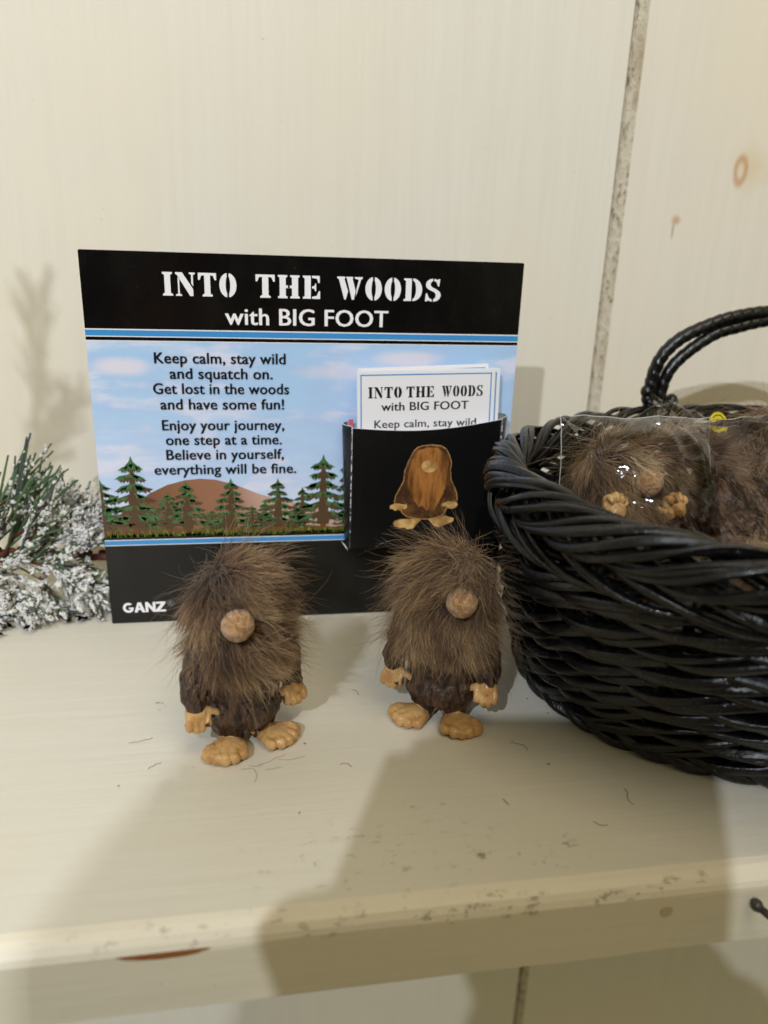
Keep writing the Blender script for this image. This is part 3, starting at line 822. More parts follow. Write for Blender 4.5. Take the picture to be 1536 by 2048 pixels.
def fur_mesh(name, parent, seed, n, wind=(0, 0), beard=(0, 0), L0=.085, up=0.0, puff=1.0, nose_at=(0, -.092, .305)):
    rg = np.random.default_rng(seed)
    K = 7
    def hullset(n_, c, r, zlo, zhi, ylim=None):
        d = rg.normal(size=(n_ * 5, 3)); d /= np.linalg.norm(d, axis=1)[:, None]
        p = c + d * r
        m = (p[:, 2] > zlo) & (p[:, 2] < zhi)
        if ylim is not None: m &= p[:, 1] < ylim + rg.normal(0, .015, len(p))
        m &= np.linalg.norm((p - np.array(nose_at)) / np.array([1, 1.4, 1]), axis=1) > .026
        p = p[m][:n_]; q = (p - c) / r ** 2; q /= np.linalg.norm(q, axis=1)[:, None]
        return p, q, np.tile(c, (len(p), 1)), np.tile(r, (len(p), 1))
    C1, R1 = np.array([0, 0, .292]), np.array([.087, .078, .104])
    C2, R2 = np.array([0, -.006, .215]), np.array([.088, .078, .095])
    A = hullset(int(n * .72), C1, R1, .235, .5)
    B = hullset(int(n * .28), C2, R2, .205, .275, .03)
    P0 = np.concatenate([A[0], B[0]]); Nn = np.concatenate([A[1], B[1]]); Cc = np.concatenate([A[2], B[2]]); Rr = np.concatenate([A[3], B[3]])
    m = len(P0); isb = np.arange(m) >= len(A[0])
    dn = np.tile([0, 0, -1.0], (m, 1)); dn -= Nn * np.sum(dn * Nn, axis=1)[:, None]
    crown = np.array([-.01 - wind[0] * .03, .035, .39]); rad = P0 - crown; rad -= Nn * np.sum(rad * Nn, axis=1)[:, None]
    rad /= np.linalg.norm(rad, axis=1)[:, None] + .02
    swirl = np.cross(Nn, rad)
    ph = rg.uniform(0, 6.28, 8)
    def field(p, k):
        return (np.sin(p[:, 0] * 31 * k + ph[0]) + np.sin(p[:, 2] * 27 * k + ph[1] + p[:, 0] * 11) + np.sin(p[:, 1] * 29 * k + ph[2] + p[:, 2] * 13)) / 3
    f1 = field(P0, 1.0); f2 = field(P0 + .3, 2.1); f3 = field(P0 - .7, 1.4)
    wx = np.where(isb, beard[0], wind[0])
    cn = np.exp(-((np.linalg.norm(P0 - crown, axis=1) / .05) ** 2))[:, None]
    d0 = dn * .9 + rad * (.8 * (1 - .7 * cn)) + swirl * (.35 + .5 * f1)[:, None] + rg.normal(0, .22, (m, 3)) + cn * rg.normal(0, .9, (m, 3)) + np.stack([wx + .45 * f2, np.zeros(m), np.where(isb, beard[1], wind[1]) + .25 * f3], 1)
    ng = max(40, m // 34); gi = rg.choice(m, ng, replace=False)
    dist = ((P0[:, None, :] - P0[gi][None]) ** 2).sum(-1); ci = dist.argmin(1); gg = gi[ci]
    big = ((P0[:, None, :] - P0[gi[:46]][None]) ** 2).sum(-1).argmin(1)
    d0 += rg.normal(0, .38, (ng, 3))[ci] + rg.normal(0, .42, (46, 3))[big]
    lv = rg.normal(0, .10, ng)[ci] + rg.normal(0, .07, 46)[big]; tv = rg.normal(0, .06, ng)[ci] + rg.normal(0, .06, 46)[big]
    d0 -= Nn * np.sum(d0 * Nn, axis=1)[:, None]
    d0 /= np.linalg.norm(d0, axis=1)[:, None] + 1e-6
    # part the hair round the nose
    dv = P0 - np.array(nose_at); dl = np.linalg.norm(dv, axis=1)
    near = np.clip(1 - (dl - .03) / .035, 0, 1)
    dv2 = dv / (dl[:, None] + 1e-6); d0 = d0 * (1 - .75 * near[:, None]) + dv2 * (.75 * near[:, None])
    lift = np.clip(rg.normal(.27, .13, m) * puff + lv, .05, 1.2)
    ln = L0 * np.clip(rg.normal(1, .22, m), .45, 1.7) * (1 + .25 * f3) * np.where(isb, .82, 1.0) * (1 - .45 * near)
    fly = rg.random(m) < .075
    ln[fly] *= rg.uniform(1.15, 1.75, fly.sum()); lift[fly] += rg.uniform(.2, .9, fly.sum())
    pos = P0.copy() - Nn * .004; PP = np.zeros((m, K, 3)); PP[:, 0] = pos
    dirv = d0 + Nn * lift[:, None] * 1.5 + rg.normal(0, .12, (m, 3)); dirv /= np.linalg.norm(dirv, axis=1)[:, None]
    g_ = rg.uniform(.06, .22, m); curl = rg.normal(0, .17, (m, 3))
    for k in range(1, K):
        pos = pos + dirv * (ln / (K - 1))[:, None]
        dirv = dirv + d0 * .16 + np.stack([wx * .05, np.zeros(m), -g_ + up], 1) * (1 - fly[:, None] * .75) + curl * .6 + rg.normal(0, .10, (m, 3))
        dirv /= np.linalg.norm(dirv, axis=1)[:, None]
        for c_, r_ in ((C1, R1 * .97), (C2, R2 * .97), (np.array([0, 0, .13]), np.array([.082, .078, .10]))):
            q = (pos - c_) / r_; ql = np.linalg.norm(q, axis=1); ins = ql < 1
            pos[ins] = c_ + (q[ins] / ql[ins][:, None]) * r_
        q = pos - np.array(nose_at); ql = np.linalg.norm(q, axis=1); ins = ql < .032
        pos[ins] = np.array(nose_at) + q[ins] / ql[ins][:, None] * .033
        PP[:, k] = pos
    tt = np.linspace(0, 1, K); amt = (rg.uniform(.1, .72, m) * (1 - fly))[:, None, None] * (tt ** 1.3)[None, :, None]
    PP = PP * (1 - amt) + (PP[gg] + (P0 - P0[gg])[:, None, :] * .35) * amt
    # tubes of three sides
    T = np.gradient(PP, axis=1); T /= np.linalg.norm(T, axis=2)[..., None] + 1e-9
    ref = rg.normal(size=(m, 1, 3)); N1 = np.cross(T, ref); N1 /= np.linalg.norm(N1, axis=2)[..., None] + 1e-9
    N2 = np.cross(T, N1)
    r = (rg.uniform(.00045, .00085, m) * np.where(fly, .62, 1.0))[:, None] * (1 - .8 * tt ** 2)[None]
    V = np.zeros((m, K, 3, 3))
    for k in range(3):
        a = 2 * math.pi * k / 3
        V[:, :, k] = PP + (N1 * math.cos(a) + N2 * math.sin(a)) * r[..., None]
    idx = np.arange(m * K * 3).reshape(m, K, 3)
    F = np.stack([np.stack([idx[:, :-1, k], idx[:, :-1, (k + 1) % 3], idx[:, 1:, (k + 1) % 3], idx[:, 1:, k]], -1) for k in range(3)], 2).reshape(-1, 4)
    base = np.clip(rg.normal(.48, .11, m) + .13 * f1 + .08 * f2, .05, .95); base[gg % 7 == 0] += .10; base = base + .05 + tv
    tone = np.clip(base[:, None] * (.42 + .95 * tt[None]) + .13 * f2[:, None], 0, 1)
    tone = np.repeat(tone[:, :, None], 3, 2)
    V[..., 2] = np.maximum(V[..., 2], .002)
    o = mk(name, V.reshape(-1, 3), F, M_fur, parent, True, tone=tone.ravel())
    o['kind'] = 'stuff'
    return o

def figurine_body(root, arms='down', nz=(0, -.088, .305)):
    g = Geo()
    g.add(*blob((0, 0, .175), (.084, .074, .140), None, 28, 20))
    g.add(*blob((0, 0, .085), (.084, .076, .055), None, 24, 12))
    for s in (-1, 1):
        limb(g, [(s * .030, .0, .07), (s * .030, -.008, .035), (s * .030, -.010, .026)], [.043, .036, .030], 14)
        if arms == 'down':
            limb(g, [(s * .062, 0, .265), (s * .090, -.004, .205), (s * .103, -.014, .150), (s * .105, -.022, .124)], [.030, .029, .027, .024], 14)
        else:
            limb(g, [(s * .070, -.01, .22), (s * .105, -.035, .170), (s * .092, -.072, .195), (s * .082, -.084, .222)], [.036, .034, .030, .024], 14)
    remeshed('body', g, M_resin, root, .0030, 0, .0080, 46, .55)
    for s in (-1, 1):
        g = Geo()
        if arms == 'down': hand_geo(g, (s * .105, -.024, .115), (s * .03, -.12, -1), (s * .35, -.93, 0) if False else (1, 0, 0), s)
        else: hand_geo(g, (s * .080, -.086, .224), (-s * .1, -.35, 1), (1, 0, 0), s)
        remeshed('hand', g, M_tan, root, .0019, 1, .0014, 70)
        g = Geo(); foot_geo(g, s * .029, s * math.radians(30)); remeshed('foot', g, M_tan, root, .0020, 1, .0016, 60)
    bl = Geo().add(*blob((0, 0, 0), (.0325, .030, .0320), None, 28, 20))
    V = []
    for v in bl.V:
        p = Vector(v); V.append(tuple(p * (1 + .06 * mnoise.noise(p * 60) + .03 * mnoise.noise(p * 150))))
    mk('nose', [(a + nz[0], b2 + nz[1], c_ + nz[2]) for a, b2, c_ in V], bl.F, M_nose, root)
    mk('fur_backing', *((lambda q: ([(a, b2, c_) for a, b2, c_ in q[0]], q[1]))(blob((0, 0, .290), (.085, .076, .102), None, 28, 20))), M_scalp, root)
    return root

fig1 = empty('figurine', (-.045, 1.428, 0), (0, 0, math.radians(22)))
tag(fig1, 'left furry brown bigfoot figurine standing on the shelf before the sign', 'figurine')
figurine_body(fig1, nz=(-.034, -.084, .308))
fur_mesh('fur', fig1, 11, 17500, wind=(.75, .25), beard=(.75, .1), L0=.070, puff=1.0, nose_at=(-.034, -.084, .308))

fig2 = empty('figurine', (.397, 1.462, 0), (0, 0, math.radians(-27)))
tag(fig2, 'furry brown bigfoot figurine standing beside the black basket', 'figurine')
for ch in fig1.children:
    if ch.name.startswith('fur') and not ch.name.startswith('fur_backing'): continue
    c_ = ch.copy(); COL.objects.link(c_); c_.parent = fig2
    if ch.name.startswith('nose'): c_.location = Vector((.080, .008, .010)) * S
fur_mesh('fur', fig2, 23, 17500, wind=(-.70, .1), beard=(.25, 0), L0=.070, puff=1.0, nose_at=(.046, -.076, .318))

# figurines lying in the basket
bf = empty('figurine', (.797, 1.465, .228), (math.radians(-16), math.radians(4), math.radians(10)))
tag(bf, 'bagged furry figurine at the left of the basket with both hands raised', 'figurine')
figurine_body(bf, 'up', nz=(0, -.097, .300))
fur_mesh('fur', bf, 37, 17500, wind=(.55, .30), beard=(-.15, 0), L0=.068, puff=.9, nose_at=(0, -.097, .300))
def lay(loc, rot, label, fur_from, group='bagged figurines in the basket'):
    r_ = empty('figurine', loc, tuple(math.radians(a) for a in rot)); tag(r_, label, 'figurine')
    for ch in fig1.children:
        if ch.name.startswith('fur') and not ch.name.startswith('fur_backing'): continue
        c_ = ch.copy(); COL.objects.link(c_); c_.parent = r_
    for ch in fur_from.children:
        if ch.name.startswith('fur') and not ch.name.startswith('fur_backing'):
            c_ = ch.copy(); COL.objects.link(c_); c_.parent = r_
    return r_
def spun(tilt, spin, yaw=0):
    e_ = (Matrix.Rotation(math.radians(yaw), 3, 'Z') @ Matrix.Rotation(math.radians(tilt), 3, 'X') @ Matrix.Rotation(math.radians(spin), 3, 'Z')).to_euler()
    return tuple(math.degrees(a) for a in e_)
lay((1.035, 1.34, .390), spun(-66, 165, 10), 'brown figurine lying face down in the middle of the basket', fig2)
lay((1.175, 1.38, .395), spun(-56, 150, -12), 'light brown furry figurine at the right frame edge under a loose bag', bf)
lay((1.150, 1.82, .585), (148, 6, 30), 'upended figurine at the back of the basket, tan foot up beside the yellow sticker', fig2)
lay((.905, 1.31, .165), (32, 4, 10), 'pale tipped furry figurine leaning out behind the front rim of the basket', bf)

# ------------------------------------------------------------------ clear bags
t = NT('clear_bag_film')
gl = t.n.new('ShaderNodeBsdfGlossy'); gl.inputs['Roughness'].default_value = .07; gl.inputs['Color'].default_value = (1, 1, 1, 1)
tr = t.n.new('ShaderNodeBsdfTransparent'); tr.inputs['Color'].default_value = (.985, .987, .99, 1)
fr = t.n.new('ShaderNodeFresnel'); fr.inputs['IOR'].default_value = 1.34
mx = t.n.new('ShaderNodeMixShader')
bp = t.n.new('ShaderNodeBump'); bp.inputs['Distance'].default_value = .003 * S; bp.inputs['Strength'].default_value = .6
t.link(t.noise(16, 3, .5, dist=1.0), bp.inputs['Height']); t.link(bp.outputs[0], gl.inputs['Normal']); t.link(bp.outputs[0], fr.inputs['Normal'])
t.link(fr.outputs[0], mx.inputs[0]); t.link(tr.outputs[0], mx.inputs[1]); t.link(gl.outputs[0], mx.inputs[2]); t.link(mx.outputs[0], t.out.inputs['Surface'])
M_film = t.m
t = simple('film_weld_seam', (225, 228, 232), .15); t.p.inputs['Alpha'].default_value = .5; M_seam = t.m
def bag(loc, rot, w, h, d, seed, label, flap=.0):
    """sealed pouch: two crumpled films meeting in flat welded edges"""
    root = empty('plastic_bag', loc, tuple(math.radians(a) for a in rot)); tag(root, label, 'plastic bag')
    nx, nz = 44, 54
    for sgn, nm in ((-1, 'front_film'), (1, 'back_film')):
        V = []; F = []
        for j in range(nz + 1):
            for i in range(nx + 1):
                u = i / nx * 2 - 1; v = j / nz * 2 - 1
                prof = max(0, (1 - abs(u) ** 2.2)) ** .85 * max(0, (1 - abs(v) ** 2.8)) ** .75
                q = Vector((u * 1.6 + seed * 3.1, v * 1.9, sgn * 2.0 + seed))
                cr = 1 - abs(mnoise.noise(q * 1.7)) * 2.2; cr2 = 1 - abs(mnoise.noise(q * 3.9)) * 2
                yy = sgn * (prof * d * (.92 + .10 * cr + .035 * cr2) + .0015) + .016 * mnoise.noise(Vector((u * 2, v * 2, seed))) * (1 - prof)
                V.append((u * w / 2 * (1 + .015 * cr2), yy, v * h / 2 + .006 * cr))
        for j in range(nz):
            for i in range(nx):
                a = j * (nx + 1) + i; F.append((a, a + 1, a + nx + 2, a + nx + 1))
        mk(nm, V, F, M_film, root)
        if sgn < 0 and seed != 4:
            bd = [j * (nx + 1) for j in range(int(nz * .62), nz + 1)] + [nz * (nx + 1) + i for i in range(1, nx + 1)] + [j * (nx + 1) + nx for j in range(nz - 1, int(nz * .62), -1)]
            sv, sf = tube([(V[i][0], V[i][1] + .0015, V[i][2]) for i in bd], .0010, 5); mk('weld_seam', sv, sf, M_seam, root)
    return root
bag((.800, 1.44, .465), (-16, 3, 10), .38, .43, .150, 1, 'clear plastic bag round the figurine with raised hands')
b3 = bag((1.165, 1.50, .485), (-52, -4, -14), .38, .42, .150, 3, 'loose crinkled clear bag nearest the right frame edge')
b4 = bag((1.12, 1.87, .49), (-20, 20, 10), .24, .26, .06, 4, 'clear bag with a round yellow sticker at the back of the basket')
# yellow sticker with black print
st = empty('round_sticker', (1.178, 1.79, .590), (math.radians(-20), math.radians(18), math.radians(10))); tag(st, 'small round yellow sticker with black marks on a clear bag', 'sticker')
disc = [(.034 * math.cos(a * .2618), .034 * math.sin(a * .2618)) for a in range(24)]
sheet('label_disc', [disc], gloss('yellow_sticker', (222, 200, 40), .3), st, 0)
arcs = []
for (cx_, cz_, r_, a0, a1) in ((0, 0, .027, 200, 340), (0, .002, .013, 30, 330), (.0, .0, .027, 30, 150)):
    for i in range(10):
        b0 = math.radians(a0 + (a1 - a0) * i / 10); b1 = math.radians(a0 + (a1 - a0) * (i + 1) / 10)
        arcs.append([(cx_ + rr * math.cos(b_), cz_ + rr * math.sin(b_)) for rr, b_ in ((r_, b0), (r_, b1), (r_ - .0028, b1), (r_ - .0028, b0))])
sheet('sticker_print', arcs, M_ink, st, 1)

# ------------------------------------------------------------------ basket
t = NT('black_painted_cane')
n1 = t.noise(60, 4, .65); n2 = t.noise(8, 3)
c = t.mix(t.ramp(n1, .4, .65), lin((5, 5, 6)), lin((17, 17, 18)))
c = t.mix(t.math('MULTIPLY', t.ramp(t.noise(26, 4, .7), .70, .76), .6), c, lin((84, 58, 44)))
t.base(c).rough(t.ramp(n2, .35, .65, .20, .36)).spec(.5).bump(n1, .004, .6); M_cane = t.m
basket = empty('basket', (1.42, 1.52, 0)); tag(basket, 'black wicker basket with a wrapped handle, filled with bagged figurines', 'basket')
BH = .525
BC0, BC1 = np.array([1.36, 1.585]), np.array([1.475, 1.425])
BR0, BR1 = np.array([.665, .465]), np.array([.950, .640])
def bsurf(th, z, off=0.0):
    s = max(0.0, z / BH)
    k = s ** .76 if s < 1 else 1 + (s - 1) * .3
    kc = s
    c_ = BC0 * (1 - kc) + BC1 * kc; r_ = BR0 * (1 - k) + BR1 * k
    e_ = .92
    cx_, sy_ = math.cos(th), math.sin(th)
    ex = math.copysign(abs(cx_) ** e_, cx_); ey = math.copysign(abs(sy_) ** e_, sy_)
    n_ = np.array([cx_ / r_[0], sy_ / r_[1], 0]); n_ /= np.linalg.norm(n_)
    return np.array([c_[0] + r_[0] * ex - 1.42, c_[1] + r_[1] * ey - 1.52, z]) + n_ * off, n_
def strand_sec(ph=0.0, lob=3, amp=.10):
    return lambda i, a, l: (1 + .06 * math.cos(9 * a + ph * 2) + amp * math.cos(lob * a + ph)) * (1 + .10 * mnoise.noise(Vector((l * 3.1, ph * 7, 0))))
def rope(zc, a_, b_, r_, turns, k, nk, nseg, name, slope=1.0, wob=.0, seed=0, off=0.0, flat=1.0, ph0=0.0):
    P = []; sd = random.Random(seed * 7 + int(ph0 * 100)).uniform(0, 50)
    for i in range(nseg):
        th = 2 * math.pi * i / nseg
        ph = turns * th * slope + 2 * math.pi * k / nk + ph0 + .35 * mnoise.noise(Vector((math.cos(th) * 4 + sd, math.sin(th) * 4, 1)))
        z = zc + wob * mnoise.noise(Vector((math.cos(th) * 3, math.sin(th) * 3, seed)))
        p, n_ = bsurf(th, z, off + a_ * math.cos(ph)); p = p + np.array([0, 0, b_ * math.sin(ph)])
        P.append(p)
    P.append(P[0])
    v, f = tube(P, r_, 14, rf=strand_sec(seed * 1.3, 4, .13), cap=False, flat=flat)
    o = mk(name, v, f, M_cane, basket); return o
NS = 24
rows = 7
for j in range(rows):
    z = .060 + j * .0580
    for k in range(3):
        for q in (-1, 1): rope(z, .0225, .0290, .0118 + .0022 * math.sin(j * 5.1 + k * 2.7 + q), NS / 3, k, 3, 396, 'weaver', 1, .016, j * 3 + k, ph0=j * 2.1 + q * (.33 + .07 * math.sin(j + k * 3)), flat=.9)
for i in range(NS):
    th = 2 * math.pi * (i + .5) / NS
    v, f = tube([bsurf(th, z)[0] for z in np.linspace(.01, BH + .01, 12)], .010, 8); mk('stake', v, f, M_cane, basket)
for k in range(3): rope(.024, .020, .014, .0145, 15, k, 3, 300, 'foot_rim', -1, .003, 60 + k, off=.014)
for k in range(4):
    for q in (-1, 1): rope(BH - .064, .028, .032, .0098 + .002 * math.sin(k * 3 + q), 8, k, 4, 396, 'rim_braid', -1, .014, 70 + k * 3 + q, off=.006, ph0=.22 * q, flat=.8)
for k in range(5):
    for q in (-1, 0, 1):
        rope(BH + .010, .036, .042, .0095 + .0022 * math.sin(k * 2.3 + q * 1.7), 7, k, 5, 396, 'rim_braid', 1, .016, 80 + k * 3 + q, off=.006, ph0=.25 * q, flat=.8)
# floor of the basket
P = [bsurf(2 * math.pi * i / 48, .02, -.01)[0] for i in range(48)]
mk('basket_floor', P + [p + np.array([0, 0, .012]) for p in P], [tuple(range(48))[::-1], tuple(range(48, 96))] + [(i, (i + 1) % 48, 48 + (i + 1) % 48, 48 + i) for i in range(48)], M_cane, basket, False)
# handle: two wrapped rods side by side
hy = 2.055
def hpt(x, z): return (x - 1.42, hy - 1.52, z)
outer = [(1.150, .50), (1.120, .610), (1.130, .708), (1.183, .775), (1.280, .822), (1.36, .845), (1.455, .857), (1.55, .848), (1.64, .822), (1.715, .775), (1.755, .70), (1.76, .60), (1.74, .50)]
inner = [(1.174, .50), (1.152, .604), (1.176, .700), (1.276, .784), (1.362, .814), (1.460, .834), (1.545, .825), (1.62, .788), (1.685, .74), (1.718, .68), (1.722, .60), (1.715, .50)]
def dens(pts, k=10):
    P = np.array(pts, float); out = []
    for t_ in np.linspace(0, len(P) - 1, (len(P) - 1) * k + 1):
        i = min(int(t_), len(P) - 2); u = t_ - i
        p0 = P[max(i - 1, 0)]; p1 = P[i]; p2 = P[i + 1]; p3 = P[min(i + 2, len(P) - 1)]
        out.append(.5 * ((2 * p1) + (-p0 + p2) * u + (2 * p0 - 5 * p1 + 4 * p2 - p3) * u * u + (-p0 + 3 * p1 - 3 * p2 + p3) * u ** 3))
    return np.array(out)
def wrapf(pitch):
    def f(i, a, l):
        s = (l / pitch + a / (2 * math.pi)) % 1.0
        return 1.0 + .16 * (s ** .7) - .08
    return f
for pts, r_ in ((outer, .0180), (inner, .0172)):
    D = dens(pts, 22)
    v, f = tube([hpt(*p) for p in D], r_, 16, rf=wrapf(.030)); mk('handle_rod', v, f, M_cane, basket)
g = Geo()
for (x, z, r_) in ((1.108, .628, .016), (1.112, .606, .015), (1.190, .600, .018), (1.195, .575, .017), (1.150, .555, .022)):
    v, f = blob(hpt(x, z), (r_, r_ * 1.2, r_ * 1.25), None, 12, 8); g.add(v, f)
for k in range(3):
    P = []
    for i in range(40):
        a = i / 39 * 4 * math.pi + k * 2.1; zz = .54 + .06 * i / 39
        P.append((1.158 - 1.42 + .042 * math.cos(a), hy - 1.52 + .030 * math.sin(a), zz))
    g.add(*tube(P, .009, 8))
g.obj('handle_binding', M_cane, basket)

# ------------------------------------------------------------------ frosted garland
t = NT('green_needle'); c = t.mix(t.noise(30, 3), lin((44, 74, 48)), lin((96, 120, 80))); t.base(c).rough(.45); M_needle = t.m
t = NT('grey_wire_needle'); c = t.mix(t.noise(30, 3), lin((48, 54, 56)), lin((92, 100, 96))); t.base(c).rough(.4); M_needle2 = t.m
t = NT('white_flock'); n1 = t.noise(60, 4, .7); c = t.mix(t.ramp(n1, .35, .7), lin((206, 204, 200)), lin((246, 245, 242))); t.base(c).rough(.9).bump(n1, .01, 1); M_snow = t.m
t = NT('brown_bark_tape'); c = t.mix(t.noise(20, 3), lin((70, 34, 22)), lin((120, 66, 46))); t.base(c).rough(.7); M_bark = t.m
garland = empty('pine_garland', (-.65, 2.2, .012)); tag(garland, 'snow flocked artificial pine garland lying at the left of the sign', 'garland')
def sprig(base, d, L_, seed, nn=26, snow=1.0, spread=.55, nl=.11, parent=None, bare=False):
    rnd_ = random.Random(seed); b0 = Vector(base) - Vector((-.65, 2.2, 0)); d = Vector(d).normalized()
    P = []
    for i in range(9):
        u = i / 8; P.append(b0 + d * L_ * u + Vector((0, 0, -.05 * u * u * L_)) + Vector((mnoise.noise(Vector((seed, u * 2, 0))), mnoise.noise(Vector((seed, u * 2, 5))), mnoise.noise(Vector((seed, u * 2, 9))))) * .015)
    g = Geo(); v, f = tube([tuple(p) for p in P], [.006 * (1 - .5 * i / 8) for i in range(9)], 6); g.add(v, f)
    tw = g.obj('sprig', M_bark, garland)
    g = Geo(); gs = Geo()
    for i in range(nn):
        u = rnd_.uniform(.05, 1); k = min(int(u * 8), 7); p = P[k].lerp(P[k + 1], u * 8 - k)
        rv = Vector((rnd_.gauss(0, 1), rnd_.gauss(0, 1), rnd_.gauss(0, 1))); rv = (rv - d * rv.dot(d)).normalized()
        nd = (d + rv * rnd_.uniform(spread * .5, spread * 1.3)).normalized(); ln = nl * rnd_.uniform(.7, 1.35)
        pts = [p, p + nd * ln * .5 + Vector((0, 0, .002)), p + nd * ln]
        v, f = tube([tuple(q) for q in pts], [.0034, .0034, .0024], 4, flat=.45); g.add(v, f, 0 if rnd_.random() < .62 else 1)
        # flock stuck along the needle
        for _ in range(int(rnd_.choice([0, 4, 10, 16, 20]) * snow)):
            w_ = rnd_.betavariate(1.6, 1.3); q = p + nd * ln * w_ + Vector((rnd_.gauss(0, .0035), rnd_.gauss(0, .0035), rnd_.gauss(0.001, .0035)))
            r_ = rnd_.uniform(.0026, .0082)
            Rm = (nd + Vector((rnd_.gauss(0, .5), rnd_.gauss(0, .5), rnd_.gauss(0, .5)))).to_track_quat('Z', 'Y').to_matrix()
            sc = (rnd_.uniform(.4, 1.0), rnd_.uniform(.4, 1.0), rnd_.uniform(.8, 1.9))
            vv = [Rm @ Vector((a[0] * sc[0] * r_ * rnd_.uniform(.7, 1.25), a[1] * sc[1] * r_ * rnd_.uniform(.7, 1.25), a[2] * sc[2] * r_)) + q for a in ICO_V]
            gs.add([tuple(a) for a in vv], ICO_F)
    lim = WY - 2.2 - .006
    for gg_ in (g, gs):
        gg_.V = [(a, min(b2, lim), max(c_, .001)) for a, b2, c_ in gg_.V]
    o = g.obj('needle_cluster', None, tw, False, mats=[M_needle, M_needle2]); o['kind'] = 'stuff'
    if gs.V:
        o = gs.obj('snow_flock', M_snow, tw, False); o['kind'] = 'stuff'
v, f = tube([(a + .65, b2 - 2.2, c_) for a, b2, c_ in ((-1.6, 2.15, .20), (-1.2, 2.18, .17), (-.95, 2.16, .15), (-.75, 2.14, .135), (-.58, 2.13, .13), (-.42, 2.13, .12), (-.28, 2.14, .10))], [.013, .013, .013, .012, .012, .010, .006], 8)
mk('main_stem', v, f, M_bark, garland)
g = Geo(); rnd = random.Random(5)
for i in range(26):
    x = -.95 + i * .022; v, f = blob((x + .65, -.065 + rnd.uniform(-.01, .01), .135 + rnd.uniform(-.012, .015)), (.016, .010, .011), Matrix.Rotation(rnd.uniform(-.6, .6), 3, 'Y'), 8, 5); g.add(v, f)
g.obj('bark_wrap', M_bark, garland, False)
specs = [  # base, direction, length, needles, snow, spread, needle length
    ((-.74, 2.10, .15), (.45, .10, .75), .18, 26, .5, .35, .17), ((-.70, 2.12, .14), (.55, .0, .85), .16, 22, .3, .30, .17),
    ((-.80, 2.12, .16), (.50, .05, .60), .20, 26, .6, .35, .15), ((-.62, 2.14, .14), (.55, .05, .45), .15, 30, 1.5, .7, .10),
    ((-.55, 2.12, .14), (.45, -.05, .42), .11, 34, 2.0, .9, .085), ((-.50, 2.10, .13), (.35, .1, .50), .11, 34, 1.9, .9, .085),
    ((-.60, 2.10, .13), (.35, -.25, -.12), .14, 36, 2.0, .8, .08), ((-.52, 2.10, .12), (.30, -.2, -.42), .11, 34, 1.9, .9, .08),
    ((-.70, 2.08, .13), (.30, -.30, -.30), .16, 34, 1.8, .7, .09), ((-.82, 2.06, .13), (.40, -.25, -.32), .18, 34, 1.6, .7, .09),
    ((-.60, 2.05, .10), (.35, -.15, -.5), .10, 26, 1.2, .6, .085), ((-.50, 2.05, .10), (.25, -.10, -.5), .08, 24, 1.3, .7, .08),
    ((-.90, 2.10, .14), (.30, -.1, .45), .16, 28, 1.2, .6, .11), ((-.88, 2.10, .12), (.35, -.3, -.2), .15, 28, 1.3, .7, .09),
    ((-.72, 2.04, .08), (.40, -.15, -.35), .12, 24, .9, .5, .09), ((-.44, 2.12, .12), (.25, .1, .1), .10, 26, 1.8, .9, .08),
    ((-.66, 2.16, .15), (.35, .05, .25), .15, 30, 1.7, .8, .09), ((-.78, 2.02, .06), (.30, -.1, -.2), .12, 22, 1.0, .6, .08),
    ((-.72, 2.10, .13), (.5, -.15, .05), .18, 30, 1.0, .7, .10), ((-.58, 2.08, .11), (.4, -.1, -.1), .14, 30, 1.2, .8, .09), ((-.86, 2.08, .12), (.5, -.2, 0), .16, 28, .9, .6, .11),
    ((-.80, 2.10, .10), (.35, -.2, -.45), .12, 26, .9, .6, .09), ((-.66, 2.09, .15), (.5, -.05, .6), .13, 22, .6, .5, .12), ((-.56, 2.16, .16), (.2, .1, .8), .12, 22, 1.2, .6, .08)]
for i, s_ in enumerate(specs): sprig(s_[0], s_[1], s_[2], 300 + i, s_[3], s_[4], s_[5], s_[6])
# unseen branch added left of the frame to cast blurred shade on the wall
keep = garland
garland = empty('added_shade_branch', (-.65, 2.2, 0)); tag(garland, 'unseen frosted branch added left of the frame to throw blurred shade on the wall', 'branch')
v, f = tube([(a + .65, b2 - 2.2, c_) for a, b2, c_ in ((-1.32, 1.15, 0.00), (-1.30, 1.13, 0.38), (-1.26, 1.10, 0.98), (-1.22, 1.08, 1.48), (-1.16, 1.05, 1.88))], [.020, .018, .014, .011, .007], 8)
mk('main_stem', v, f, M_bark, garland)
for i, (b_, d_, L_) in enumerate([((-1.30, 1.12, 1.08), (.35, .0, .9), .28), ((-1.27, 1.10, 0.83), (.6, .1, .7), .25), ((-1.24, 1.09, 1.28), (.45, 0, .8), .28), ((-1.22, 1.08, 1.46), (.1, .0, 1), .36), ((-1.28, 1.1, 1.03), (-.4, 0, .9), .3), ((-1.27, 1.1, 1.13), (.25, 0, 1), .35)]):
    sprig(b_, d_, L_, 700 + i, 34, .6, .5, .10)
garland = keep

